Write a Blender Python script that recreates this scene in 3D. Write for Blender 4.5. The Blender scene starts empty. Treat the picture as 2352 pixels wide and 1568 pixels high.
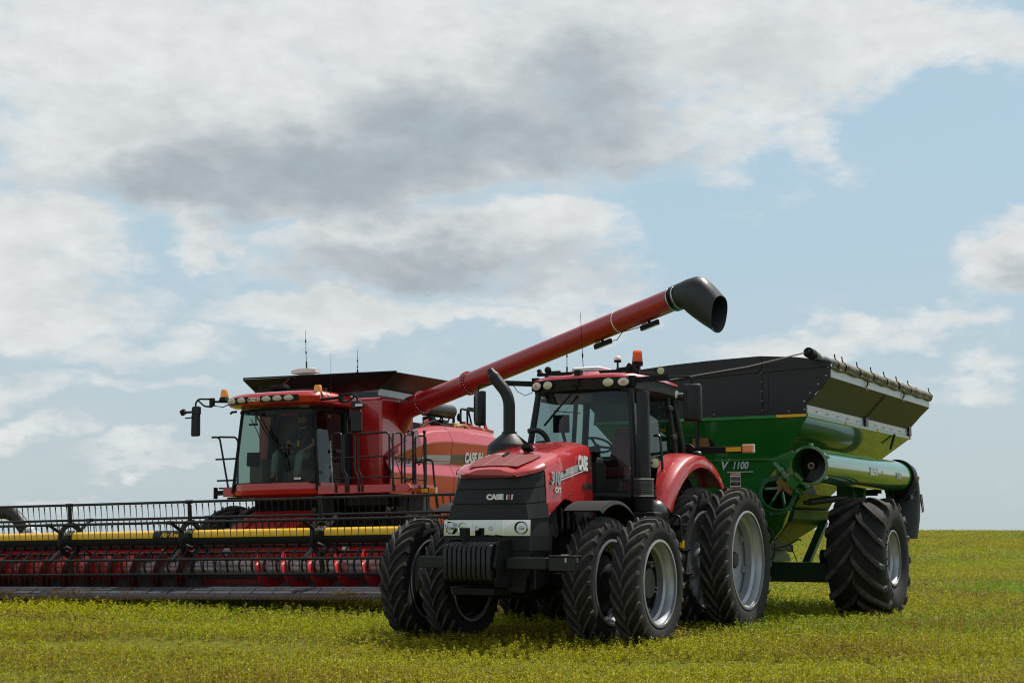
import bpy, bmesh, math, random
import numpy as np
from mathutils import Vector, Matrix, Quaternion
R = math.radians
PI = math.pi
random.seed(7)
S = bpy.context.scene
COL = S.collection

# ------------------------------------------------------------------ camera
cd = bpy.data.cameras.new('camera')
cam = bpy.data.objects.new('camera', cd)
COL.objects.link(cam)
cd.sensor_width = 36
cd.lens = 50
cd.clip_start = 0.1
cd.clip_end = 20000
cam.location = (0, 0, 1.3593)
cam.rotation_euler = (R(90) + math.atan(753.5 / 5689), 0, 0)
S.camera = cam

# ------------------------------------------------------------------ look
S.view_settings.view_transform = 'Standard'
S.view_settings.look = 'None'
S.view_settings.exposure = 0.0
S.view_settings.gamma = 1.0
S.cycles.max_bounces = 8
S.cycles.transparent_max_bounces = 16
S.cycles.use_denoising = True
S.cycles.sample_clamp_indirect = 6
S.cycles.filter_width = 1.15

# ------------------------------------------------------------------ sun
SUN_AZ = R(46)      # from +Y (view axis) towards +X (picture right)
SUN_EL = R(57)
sl = bpy.data.lights.new('sun', 'SUN')
sl.energy = 4.9
sl.angle = R(0.55)
sl.color = (1.0, 0.955, 0.87)
sun = bpy.data.objects.new('sun', sl)
COL.objects.link(sun)
sun_dir = Vector((math.sin(SUN_AZ) * math.cos(SUN_EL), math.cos(SUN_AZ) * math.cos(SUN_EL), math.sin(SUN_EL)))
sun.rotation_euler = sun_dir.to_track_quat('Z', 'Y').to_euler()
sun.location = (0, 0, 60)

# ------------------------------------------------------------------ sky
W = bpy.data.worlds.new('World')
S.world = W
W.use_nodes = True
wt = W.node_tree
wt.nodes.clear()
def wn(t, **k):
    n = wt.nodes.new(t)
    for a, b in k.items(): setattr(n, a, b)
    return n
def wl(a, b): wt.links.new(a, b)
def wmath(op, a, b=None, c=None, clamp=False):
    n = wn('ShaderNodeMath', operation=op, use_clamp=clamp)
    for i, q in enumerate((a, b, c)):
        if q is None: continue
        if isinstance(q, (int, float)): n.inputs[i].default_value = q
        else: wl(q, n.inputs[i])
    return n.outputs[0]
def wmaprange(v, a, b, c, d, smooth=True):
    n = wn('ShaderNodeMapRange')
    n.interpolation_type = 'SMOOTHSTEP' if smooth else 'LINEAR'
    wl(v, n.inputs[0])
    for i, q in enumerate((a, b, c, d)): n.inputs[i + 1].default_value = q
    return n.outputs[0]
def wmix(f, a, b):
    n = wn('ShaderNodeMix', data_type='RGBA')
    for i, q in ((0, f), (6, a), (7, b)):
        if isinstance(q, (int, float)): n.inputs[i].default_value = q
        elif isinstance(q, tuple): n.inputs[i].default_value = (*q, 1)
        else: wl(q, n.inputs[i])
    return n.outputs[2]

wout = wn('ShaderNodeOutputWorld')
wbg = wn('ShaderNodeBackground')
WSTR = 0.1
wbg.inputs[1].default_value = WSTR
wl(wbg.outputs[0], wout.inputs[0])
sky = wn('ShaderNodeTexSky', sky_type='NISHITA')
sky.sun_disc = False
sky.sun_elevation = SUN_EL
sky.sun_rotation = SUN_AZ
sky.altitude = 300
sky.air_density = 1.0
sky.dust_density = 2.0
sky.ozone_density = 1.0
tc = wn('ShaderNodeTexCoord')
sep = wn('ShaderNodeSeparateXYZ')
wl(tc.outputs['Generated'], sep.inputs[0])
az = wmath('MULTIPLY', wmath('ARCTAN2', sep.outputs[0], sep.outputs[1]), 57.2958)
el = wmath('MULTIPLY', wmath('ARCSINE', sep.outputs[2]), 57.2958)
cmb = wn('ShaderNodeCombineXYZ')
wl(az, cmb.inputs[0]); wl(wmath('MULTIPLY', el, 1.9), cmb.inputs[1])
def wnoise(scale, detail, rough, off=(0, 0, 0), vec=None):
    m = wn('ShaderNodeVectorMath', operation='ADD')
    wl(vec or cmb.outputs[0], m.inputs[0]); m.inputs[1].default_value = off
    n = wn('ShaderNodeTexNoise')
    n.inputs['Scale'].default_value = scale
    n.inputs['Detail'].default_value = detail
    n.inputs['Roughness'].default_value = rough
    wl(m.outputs[0], n.inputs['Vector'])
    return n.outputs[0]
# large soft warp so that no cloud keeps an elliptical outline
warp = wn('ShaderNodeTexNoise'); warp.inputs['Scale'].default_value = 0.16; warp.inputs['Detail'].default_value = 5
warp.inputs['Roughness'].default_value = 0.6
wl(cmb.outputs[0], warp.inputs['Vector'])
wsub = wn('ShaderNodeVectorMath', operation='SUBTRACT'); wl(warp.outputs['Color'], wsub.inputs[0]); wsub.inputs[1].default_value = (.5, .5, .5)
wsc = wn('ShaderNodeVectorMath', operation='MULTIPLY'); wl(wsub.outputs[0], wsc.inputs[0]); wsc.inputs[1].default_value = (9, 6, 0)
azel = wn('ShaderNodeCombineXYZ'); wl(az, azel.inputs[0]); wl(el, azel.inputs[1])
wp = wn('ShaderNodeVectorMath', operation='ADD'); wl(azel.outputs[0], wp.inputs[0]); wl(wsc.outputs[0], wp.inputs[1])
PITCH = math.atan(753.5 / 5689)
def sky_at(x, y):
    """picture point (2352 px wide) -> azimuth, elevation of that part of the sky, degrees"""
    u = (x - 1176) / 3267; v = (784 - y) / 3267
    d = Vector((u, math.cos(PITCH) - v * math.sin(PITCH), math.sin(PITCH) + v * math.cos(PITCH))).normalized()
    return math.degrees(math.atan2(d.x, d.y)), math.degrees(math.asin(d.z))
def blobs(lst, hi=1.25, lo=.25):
    acc = None
    for (x, y, rx, ry, w) in lst:
        a, e = sky_at(x, y)
        s = wn('ShaderNodeVectorMath', operation='SUBTRACT'); wl(wp.outputs[0], s.inputs[0]); s.inputs[1].default_value = (a, e, 0)
        m = wn('ShaderNodeVectorMath', operation='MULTIPLY'); wl(s.outputs[0], m.inputs[0])
        m.inputs[1].default_value = (54.0 / rx, 54.0 / ry, 0)
        l = wn('ShaderNodeVectorMath', operation='LENGTH'); wl(m.outputs[0], l.inputs[0])
        v = wmath('MULTIPLY', wmaprange(l.outputs['Value'], hi, lo, 0, 1), w)
        acc = v if acc is None else wmath('MAXIMUM', acc, v)
    return acc
CLOUDS = [(300, 180, 620, 330, 1), (900, 150, 750, 330, 1), (1500, 110, 620, 250, 1), (1950, 60, 420, 150, 1), (2230, 70, 170, 110, .8),
          (560, 400, 520, 130, 1), (1000, 390, 520, 120, .95), (1330, 290, 380, 150, .95), (90, 540, 230, 150, .9), (90, 680, 270, 120, .9),
          (280, 790, 260, 60, .62), (500, 520, 130, 55, .8), (900, 560, 360, 120, .95), (1230, 560, 260, 110, .9), (800, 700, 360, 80, .95), (1250, 650, 330, 80, .85),
          (1100, 730, 420, 60, .8), (2290, 580, 120, 110, .95), (1850, 785, 250, 65, .8), (2130, 775, 220, 60, .76), (2200, 890, 150, 50, .7),
          (300, 1040, 220, 34, .55), (160, 1105, 120, 26, .55), (60, 975, 130, 40, .6), (380, 900, 280, 40, .5), (1850, 300, 140, 100, .66), (1700, 330, 200, 70, .6), (120, 880, 240, 50, .5)]
GREYS = [(480, 420, 430, 95, .9), (800, 380, 520, 130, 1), (1080, 320, 430, 150, 1), (1300, 230, 330, 150, .85), (1180, 140, 300, 80, .5), (330, 290, 260, 70, .4), (640, 270, 330, 80, .35), (930, 590, 330, 75, .85), (1180, 610, 260, 60, .6),
         (1720, 140, 260, 110, .4), (2330, 630, 110, 60, .7), (1450, 360, 260, 70, .6), (150, 640, 180, 50, .3), (700, 690, 300, 40, .3)]
cden = blobs(CLOUDS)
cgrey = blobs(GREYS, 1.5, 0.1)
fine = wnoise(0.22, 9, 0.62, (31, 7, 3))
fine2 = wnoise(0.75, 6, 0.6, (3, 17, 9))
nz = wmath('ADD', wmath('MULTIPLY', wmath('SUBTRACT', fine, .5), 1.5), wmath('MULTIPLY', wmath('SUBTRACT', fine2, .5), .7))
dens = wmath('ADD', cden, nz)
# clouds over the rest of the dome (behind the camera and overhead)
over = wnoise(0.035, 6, 0.6, (80, 40, 0))
away = wmath('MAXIMUM', wmaprange(wmath('ABSOLUTE', az), 24, 34, 0, 1), wmaprange(el, 21, 27, 0, 1))
dens = wmath('ADD', dens, wmath('MULTIPLY', away, wmaprange(over, .42, .62, 0, .9)))
calpha = wmaprange(dens, .1, .85, 0, 1)
shade = wmath('ADD', wmath('MULTIPLY', cgrey, 1.0), wmath('MULTIPLY', wmath('SUBTRACT', wnoise(0.16, 7, .58, (11, 2, 5)), .50), .75))
shade = wmaprange(shade, -.05, 1.12, 0, 1, True)
ccol = wmix(shade, (7.75, 7.95, 7.95), (3.85, 4.4, 4.8))
# soft billows inside the clouds
bil = wmaprange(wnoise(0.55, 7, .62, (7, 23, 2)), .3, .7, .90, 1.06, False)
bm = wn('ShaderNodeVectorMath', operation='SCALE'); wl(ccol, bm.inputs[0]); wl(bil, bm.inputs['Scale']); ccol = bm.outputs[0]
# pale summer haze towards the horizon
hazef = wmaprange(el, 60, 10, .1, .88)
skyc = wmix(hazef, sky.outputs[0], wmix(wmaprange(el, 15, 0, 0, 1), (4.5, 6.25, 7.4), (5.1, 6.05, 6.45)))
# thin veil of high cloud, mostly on the left
veil = wmath('MULTIPLY', wmaprange(az, 14, -16, .04, .24), wmaprange(wnoise(.12, 5, .6, (50, 9, 4)), .3, .7, .35, 1))
skyc = wmix(veil, skyc, (6.3, 6.85, 7.0))
final = wmix(wmath('MULTIPLY', calpha, .95), skyc, ccol)
wl(final, wbg.inputs[0])

# ------------------------------------------------------------------ materials
def mat(name, base, rough=0.5, metal=0.0, coat=0.0, var=0.0, vscale=6.0, dust=None, bump=0.0, bscale=60.0, spec=0.5, coat_rough=0.04):
    m = bpy.data.materials.new(name); m.use_nodes = True
    nt = m.node_tree; b = nt.nodes['Principled BSDF']
    b.inputs['Base Color'].default_value = (*base, 1)
    b.inputs['Roughness'].default_value = rough
    b.inputs['Metallic'].default_value = metal
    b.inputs['Coat Weight'].default_value = coat
    b.inputs['Coat Roughness'].default_value = coat_rough
    b.inputs['Specular IOR Level'].default_value = spec
    if var or dust or bump:
        t = nt.nodes.new('ShaderNodeTexCoord')
        n = nt.nodes.new('ShaderNodeTexNoise'); n.inputs['Scale'].default_value = vscale; n.inputs['Detail'].default_value = 6; n.inputs['Roughness'].default_value = .65
        nt.links.new(t.outputs['Object'], n.inputs['Vector'])
    if var or dust:
        mx = nt.nodes.new('ShaderNodeMix'); mx.data_type = 'RGBA'
        col2 = dust[0] if dust else tuple(min(1, c * (1 + var)) for c in base)
        col1 = base if dust else tuple(c * (1 - var) for c in base)
        mx.inputs[6].default_value = (*col1, 1); mx.inputs[7].default_value = (*col2, 1)
        mr = nt.nodes.new('ShaderNodeMapRange'); mr.inputs[1].default_value = .35; mr.inputs[2].default_value = .7
        mr.inputs[4].default_value = dust[1] if dust else 1
        nt.links.new(n.outputs[0], mr.inputs[0]); nt.links.new(mr.outputs[0], mx.inputs[0])
        nt.links.new(mx.outputs[2], b.inputs['Base Color'])
        rr = nt.nodes.new('ShaderNodeMapRange'); rr.inputs[3].default_value = rough * .85; rr.inputs[4].default_value = min(1, rough * 1.25)
        nt.links.new(n.outputs[0], rr.inputs[0]); nt.links.new(rr.outputs[0], b.inputs['Roughness'])
    if bump:
        n2 = nt.nodes.new('ShaderNodeTexNoise'); n2.inputs['Scale'].default_value = bscale; n2.inputs['Detail'].default_value = 4
        nt.links.new(t.outputs['Object'], n2.inputs['Vector'])
        bp = nt.nodes.new('ShaderNodeBump'); bp.inputs['Strength'].default_value = bump; bp.inputs['Distance'].default_value = .01
        nt.links.new(n2.outputs[0], bp.inputs['Height']); nt.links.new(bp.outputs[0], b.inputs['Normal'])
    return m
def glass_mat(name, tint, ior=1.5, refl=1.0):
    m = bpy.data.materials.new(name); m.use_nodes = True
    nt = m.node_tree; nt.nodes.clear()
    o = nt.nodes.new('ShaderNodeOutputMaterial'); mx = nt.nodes.new('ShaderNodeMixShader')
    tr = nt.nodes.new('ShaderNodeBsdfTransparent'); tr.inputs[0].default_value = (*tint, 1)
    gl = nt.nodes.new('ShaderNodeBsdfGlossy'); gl.inputs['Roughness'].default_value = .01; gl.inputs[0].default_value = (refl, refl, refl, 1)
    fr = nt.nodes.new('ShaderNodeFresnel'); fr.inputs[0].default_value = ior
    nt.links.new(fr.outputs[0], mx.inputs[0]); nt.links.new(tr.outputs[0], mx.inputs[1]); nt.links.new(gl.outputs[0], mx.inputs[2])
    nt.links.new(mx.outputs[0], o.inputs[0])
    return m
M = dict(
    red=mat('red_paint', (.47, .0065, .007), .36, coat=.9, var=.08, vscale=2.5),
    red_matt=mat('red_frame_paint', (.36, .010, .009), .5, coat=.15, var=.22, vscale=9),
    red_shaded_dusty=mat('shaded_dusty_red_steel', (.24, .014, .014), .5, dust=((.16, .09, .07), .55), vscale=7),
    red_auger=mat('auger_red_paint', (.36, .009, .011), .38, coat=.35, var=.12, vscale=5),
    dred=mat('hood_screen_red', (.20, .022, .022), .65, bump=.4, bscale=300),
    black=mat('black_plastic', (.0105, .012, .0135), .48, var=.3, vscale=5, spec=.35),
    blackg=mat('black_paint', (.0085, .0095, .0115), .36, coat=.0, var=.2, spec=.4),
    blackm=mat('matt_black', (.0065, .0065, .0075), .7, var=.3, spec=.3),
    darksteel=mat('dark_steel', (.018, .018, .021), .45, metal=.3, var=.3, vscale=9),
    rubber=mat('tyre_rubber', (.0125, .0125, .0135), .72, dust=((.034, .030, .027), .5), vscale=5, bump=.25, bscale=40, spec=.35),
    lug=mat('dusty_lug_rubber', (.022, .021, .021), .75, dust=((.125, .108, .092), .8), vscale=6, spec=.35),
    silver=mat('silver_rim_paint', (.37, .385, .41), .36, metal=.55, var=.06, vscale=8),
    chrome=mat('chrome', (.75, .75, .76), .1, metal=1),
    bolt=mat('zinc_bolt', (.5, .46, .42), .35, metal=.9),
    galv=mat('galvanised_strip', (.52, .55, .58), .42, metal=.35, var=.10, vscale=5),
    white=mat('white_plastic', (.78, .78, .77), .35),
    offwhite=mat('off_white_print', (.72, .72, .70), .45),
    printgrey=mat('stripe_grey', (.34, .36, .38), .4, coat=.4),
    printdark=mat('stripe_charcoal', (.05, .052, .056), .35, coat=.4),
    green=mat('green_paint', (.010, .125, .016), .2, coat=1, var=.08, vscale=2.5),
    greenf=mat('green_frame_paint', (.009, .095, .016), .45, coat=.2, var=.2),
    greenlip=mat('green_lip_paint', (.02, .20, .045), .35, coat=.6, var=.08),
    teal=mat('green_cast_flange', (.012, .105, .05), .42, coat=.3, var=.15),
    yellow=mat('yellow_paint', (.88, .50, .004), .36, coat=.5, var=.05, vscale=8),
    reflector=mat('amber_reflector', (.75, .40, .012), .4),
    amber=mat('amber_lens', (.80, .22, .006), .18, coat=.6),
    orange=mat('orange_beacon', (.95, .33, .004), .15, coat=.7),
    lens=mat('lamp_lens', (.62, .63, .62), .12, metal=.1, coat=.8, bump=.5, bscale=120),
    ledlens=mat('led_lens', (.62, .62, .42), .2, coat=.8, bump=.6, bscale=160),
    steelauger=mat('worn_auger_steel', (.33, .33, .34), .3, metal=.7, dust=((.25, .05, .045), .8), vscale=2.4),
    pan=mat('grey_poly_skid', (.055, .06, .072), .42, var=.25, vscale=4),
    knife=mat('rusty_knife_guard', (.23, .16, .115), .5, metal=.3, var=.4, vscale=15),
    straw=mat('straw', (.36, .21, .07), .8),
    tarp=mat('tarp_canvas', (.17, .155, .125), .8, var=.2, vscale=6, bump=.6, bscale=14),
    tarpgrey=mat('tarp_roll_vinyl', (.27, .28, .29), .55, var=.2, bump=.5, bscale=12),
    rope=mat('braided_rope', (.42, .40, .34), .8),
    olive_bounce=mat('olive_bounce_steel', (.058, .056, .036), .55, coat=.0, var=.1),  # olive holds light bounced off the ground, put into the base colour
    mirrorg=mat('mirror_glass', (.6, .63, .66), .04, metal=1),
    skin=mat('skin', (.45, .25, .17), .55, var=.06),
    hair=mat('dark_hair', (.02, .014, .01), .6),
    shirt=mat('navy_polo', (.012, .035, .075), .8, var=.15),
    shirtgrey=mat('grey_shirt_panel', (.09, .10, .11), .8, var=.15),
    denim=mat('light_denim', (.27, .33, .37), .85, var=.15, vscale=25),
    cap=mat('black_cap', (.01, .01, .012), .8),
    belt=mat('red_seat_belt', (.30, .03, .05), .6),
    seat=mat('dark_seat_cloth', (.03, .032, .036), .85, var=.2),
    seatred=mat('maroon_seat_leather', (.24, .028, .034), .5),
    interior=mat('cab_trim', (.17, .16, .135), .75, var=.15),
    grain=mat('amber_window', (.22, .105, .02), .6, var=.3, vscale=30),
    screen=mat('display_screen', (.03, .045, .04), .15),
    paper=mat('paper_label', (.7, .7, .68), .6),
    yellowtag=mat('yellow_tag', (.7, .62, .03), .5),
    vest=mat('hi_vis_yellow', (.5, .62, .02), .6),
    labelred=mat('label_red', (.55, .02, .02), .5),
    hose=mat('black_hose', (.012, .012, .013), .5),
    glass=glass_mat('cab_glass', (.47, .56, .55), 1.45),
    clear=glass_mat('clear_lamp_cover', (.9, .92, .92), 1.4),
    glassd=glass_mat('tinted_green_glass', (.52, .62, .52), 1.27),
)

# ------------------------------------------------------------------ mesh helpers
def rotm(axis, ang): return Matrix.Rotation(ang, 4, axis)
def basis(z, up=(0, 0, 1)):
    z = Vector(z).normalized(); u = Vector(up)
    if abs(z.dot(u.normalized())) > .99: u = Vector((1, 0, 0))
    x = u.cross(z).normalized(); y = z.cross(x)
    return Matrix((x, y, z)).transposed().to_4x4()
SMOOTH = {}
class MB:
    def __init__(s): s.v = []; s.f = []; s.m = []
    def add(s, vs, fs, mi=0, T=None):
        k = len(s.v)
        s.v += [tuple(T @ Vector(p)) if T is not None else tuple(p) for p in vs]
        s.f += [tuple(i + k for i in f) for f in fs]; s.m += [mi] * len(fs)
        return s
    def box(s, c, d, T=None, mi=0, taper=1.0):
        x, y, z = (q / 2 for q in d); t = taper
        vs = [(-x, -y, -z), (x, -y, -z), (x, y, -z), (-x, y, -z), (-x * t, -y * t, z), (x * t, -y * t, z), (x * t, y * t, z), (-x * t, y * t, z)]
        A = Matrix.Translation(c) @ (T if T is not None else Matrix())
        return s.add(vs, [(3, 2, 1, 0), (4, 5, 6, 7), (0, 1, 5, 4), (1, 2, 6, 5), (2, 3, 7, 6), (3, 0, 4, 7)], mi, A)
    def bar(s, a, b, w, h, up=(0, 0, 1), mi=0):
        a = Vector(a); b = Vector(b); L = (b - a).length
        T = Matrix.Translation((a + b) / 2) @ basis(b - a, up)
        return s.box((0, 0, 0), (w, h, L), T, mi) if False else s.add(*MB._bx(w, h, L), mi, T)
    @staticmethod
    def _bx(w, h, L):
        x, y, z = w / 2, h / 2, L / 2
        return ([(-x, -y, -z), (x, -y, -z), (x, y, -z), (-x, y, -z), (-x, -y, z), (x, -y, z), (x, y, z), (-x, y, z)],
                [(3, 2, 1, 0), (4, 5, 6, 7), (0, 1, 5, 4), (1, 2, 6, 5), (2, 3, 7, 6), (3, 0, 4, 7)])
    def loft(s, rings, cap=True, closed=True, mi=0, T=None):
        n = len(rings[0]); vs = [p for r in rings for p in r]; fs = []
        for i in range(len(rings) - 1):
            for j in range(n if closed else n - 1):
                k = (j + 1) % n
                fs.append((i * n + j, i * n + k, (i + 1) * n + k, (i + 1) * n + j))
        if cap:
            fs.append(tuple(range(n - 1, -1, -1))); o = (len(rings) - 1) * n
            fs.append(tuple(o + j for j in range(n)))
        return s.add(vs, fs, mi, T)
    def prism(s, poly, axis, a, b, mi=0, T=None):
        """poly in the two other axes (x,z for axis y; y,z for axis x; x,y for axis z), from a to b"""
        def P(p, t): return {'x': (t, p[0], p[1]), 'y': (p[0], t, p[1]), 'z': (p[0], p[1], t)}[axis]
        return s.loft([[P(p, a) for p in poly], [P(p, b) for p in poly]], True, True, mi, T)
    def tube(s, path, r, n=10, cap=True, mi=0, T=None):
        path = [Vector(p) for p in path]; rings = []; nrm = None
        for i, p in enumerate(path):
            d = (path[min(i + 1, len(path) - 1)] - path[max(i - 1, 0)]).normalized()
            if nrm is None:
                nrm = d.cross(Vector((0, 0, 1)))
                if nrm.length < .05: nrm = d.cross(Vector((1, 0, 0)))
                nrm.normalize()
            else:
                nrm = (nrm - d * nrm.dot(d)); nrm.normalize()
            bn = d.cross(nrm); rr = r[i] if isinstance(r, (list, tuple)) else r
            rings.append([p + nrm * rr * math.cos(2 * PI * j / n) + bn * rr * math.sin(2 * PI * j / n) for j in range(n)])
        return s.loft(rings, cap, True, mi, T)
    def lathe(s, prof, n=32, T=None, mi=0, close=False, arc=2 * PI):
        """prof: (radius, height); turns about local z"""
        full = arc > 6.28; k = n if full else n + 1
        vs = [(r * math.cos(arc * j / n), r * math.sin(arc * j / n), h) for (r, h) in prof for j in range(k)]
        fs = []; m = len(prof)
        for i in range(m if close else m - 1):
            i2 = (i + 1) % m
            for j in range(n):
                j2 = (j + 1) % k
                fs.append((i * k + j, i * k + j2, i2 * k + j2, i2 * k + j))
        return s.add(vs, fs, mi, T)
    def cyl(s, a, b, r, n=16, r2=None, mi=0):
        a = Vector(a); b = Vector(b); L = (b - a).length
        T = Matrix.Translation(a) @ basis(b - a)
        r2 = r if r2 is None else r2
        return s.lathe([(0, 0), (r, 0), (r2, L), (0, L)], n, T, mi)
    def ball(s, c, r, n=12, mi=0, sc=(1, 1, 1)):
        prof = [(r * math.sin(PI * i / (n // 2)), -r * math.cos(PI * i / (n // 2))) for i in range(n // 2 + 1)]
        return s.lathe(prof, n, Matrix.Translation(c) @ Matrix.Diagonal((*sc, 1)), mi)
    def grid(s, fn, nu, nv, mi=0, T=None):
        vs = [fn(i / nu, j / nv) for i in range(nu + 1) for j in range(nv + 1)]
        k = nv + 1
        return s.add(vs, [(i * k + j, (i + 1) * k + j, (i + 1) * k + j + 1, i * k + j + 1) for i in range(nu) for j in range(nv)], mi, T)
    def text(s, body, size, T, ext=.004, shear=0.0, bold=0.0, align='CENTER', mi=0, sx=1.0):
        cu = bpy.data.curves.new('lettering', 'FONT'); cu.body = body; cu.size = size; cu.shear = shear; cu.offset = bold
        cu.extrude = ext; cu.align_x = align; cu.align_y = 'CENTER'; cu.resolution_u = 3
        o = bpy.data.objects.new('lettering', cu); COL.objects.link(o)
        me = bpy.data.meshes.new_from_object(o.evaluated_get(bpy.context.evaluated_depsgraph_get()))
        s.add([(v.co.x * sx, v.co.y, v.co.z) for v in me.vertices], [tuple(p.vertices) for p in me.polygons], mi, T)
        bpy.data.objects.remove(o); bpy.data.curves.remove(cu); bpy.data.meshes.remove(me)
        return s
    def build(s, name, mats, parent=None, smooth=35, bevel=0.0, seg=2, solid=0.0, fix=True):
        me = bpy.data.meshes.new(name); me.from_pydata(s.v, [], s.f)
        if not isinstance(mats, (list, tuple)): mats = [mats]
        for q in mats: me.materials.append(M[q] if isinstance(q, str) else q)
        if len(mats) > 1: me.polygons.foreach_set('material_index', s.m)
        bm = bmesh.new(); bm.from_mesh(me)
        bmesh.ops.remove_doubles(bm, verts=bm.verts, dist=1e-5)
        if fix: bmesh.ops.recalc_face_normals(bm, faces=bm.faces)
        bm.to_mesh(me); bm.free()
        if smooth:
            me.polygons.foreach_set('use_smooth', [True] * len(me.polygons))
            me.set_sharp_from_angle(angle=R(smooth))
        o = bpy.data.objects.new(name, me); COL.objects.link(o); SMOOTH[o.name] = smooth
        if parent: o.parent = parent
        if solid:
            md = o.modifiers.new('thickness', 'SOLIDIFY'); md.thickness = solid; md.offset = 0
        if bevel:
            md = o.modifiers.new('edge', 'BEVEL'); md.width = bevel; md.segments = seg; md.limit_method = 'ANGLE'; md.angle_limit = R(40)
            md.harden_normals = bool(smooth)
        return o
def empty(name, loc=(0, 0, 0), parent=None, rot=None):
    o = bpy.data.objects.new(name, None); COL.objects.link(o); o.location = loc; o.empty_display_size = .2
    if rot is not None: o.rotation_euler = rot
    if parent: o.parent = parent
    return o
def tag(o, label, cat, group=None, kind=None):
    if label: o['label'] = label
    if cat: o['category'] = cat
    if group: o['group'] = group
    if kind: o['kind'] = kind
    return o
def copy_tree(o, parent=None):
    c = o.copy(); COL.objects.link(c); c.parent = parent
    for ch in list(o.children): copy_tree(ch, c)
    return c
def frame(a, rho, X, Y, name, dx=0, dy=0):
    """vehicle frame: local x forward, y to its own left, z up"""
    hd = Vector((-math.sin(a), -math.cos(a), 0)); lf = Vector((math.cos(a), -math.sin(a), 0)); up = Vector((0, 0, 1))
    l2 = math.cos(rho) * lf + math.sin(rho) * up; u2 = -math.sin(rho) * lf + math.cos(rho) * up
    m = Matrix((hd, l2, u2)).transposed()
    o = empty(name); p = Vector((X, Y, 0)) + m @ Vector((dx, dy, 0))
    o.matrix_world = Matrix.Translation(p) @ m.to_4x4()
    return o
def arc(c, r, a0, a1, n, f): return [f(c, r, a0 + (a1 - a0) * i / n) for i in range(n + 1)]
def fillet(pts, r, n=4):
    """round the corners of a polyline"""
    pts = [Vector(p) for p in pts]; out = [pts[0]]
    for i in range(1, len(pts) - 1):
        a, b, c = pts[i - 1], pts[i], pts[i + 1]
        d1 = (a - b); d2 = (c - b); k = min(r, d1.length * .49, d2.length * .49)
        p, q = b + d1.normalized() * k, b + d2.normalized() * k
        for j in range(n + 1):
            t = j / n; out.append(p * (1 - t) ** 2 + b * 2 * t * (1 - t) + q * t * t)
    return out + [pts[-1]]
def face_T(o, right, up):
    """text frame: origin, reading direction, up"""
    r = Vector(right).normalized(); u = Vector(up); n = r.cross(u).normalized(); u = n.cross(r).normalized()
    return Matrix.Translation(o) @ Matrix((r, u, n)).transposed().to_4x4()

# ------------------------------------------------------------------ wheels
def tyre_mesh(Rt, w, rb, nlug, lug_h, lug_w, sweep, direction, seg=96, square=.5):
    """Rt outer radius, w section width, rb bead radius; y is the axle"""
    mb = MB(); h = w / 2; Rc = Rt - lug_h
    Hs = Rc - rb
    prof = [(rb - .02, -h * .62), (rb + .012, -h * .74), (rb + Hs * .22, -h * .93), (rb + Hs * .48, -h * 1.0), (rb + Hs * .70, -h * .985), (rb + Hs * .88, -h * .93), (Rc - .022, -h * .84), (Rc - .008, -h * .5), (Rc, 0)]
    prof = prof + [(r, -y) for r, y in prof[-2::-1]]
    T = rotm('X', R(90))
    mb.lathe([(r, y) for r, y in prof], seg, T, 0)
    def crown(y): return Rc - .020 * (abs(y) / h) ** 2.2
    for sd in (1, -1):
        for k in range(nlug):
            ph0 = 2 * PI * (k + (0 if sd > 0 else .5)) / nlug
            secs = []
            for i in range(9):
                t = i / 8
                if t <= .75:
                    s = t / .75; y = (-.03 + (.93 + .03) * s) * h; r0 = crown(y) - .012
                    ht = lug_h + .012; ph = sweep * (s ** (.8)) ; wd = lug_w * (1 - .12 * s)
                    if i == 0: ht *= .9
                    top = r0 + ht - .018 * s ** 3
                else:
                    s = (t - .75) / .25; y = (.93 + .055 * math.sin(s * 1.5)) * h; r0 = crown(.93 * h) - .02 - s * Hs * .17
                    ph = sweep * (1 + .06 * s); wd = lug_w * (.88 + .1 * s); top = None; dy = lug_h * .55 * (1 - s * .85)
                half = wd / Rt / 2; ps = []
                b = 1.35
                if top is not None:
                    for (q, rr) in ((-b, r0), (-.82, top), (.82, top), (b, r0)):
                        a = ph0 + direction * (ph) + q * half
                        ps.append((rr * math.cos(a), sd * y, rr * math.sin(a)))
                else:
                    rt = r0 + (lug_h * .9) * (1 - s) ** 1.2 + .004
                    for (q, yy, rr) in ((-b, y - .03, r0 - .01), (-.82, y + dy, rt), (.82, y + dy, rt), (b, y - .03, r0 - .01)):
                        a = ph0 + direction * ph + q * half
                        ps.append((rr * math.cos(a), sd * yy, rr * math.sin(a)))
                secs.append(ps)
            mb.loft(secs, True, False, 1)
    return mb
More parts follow.
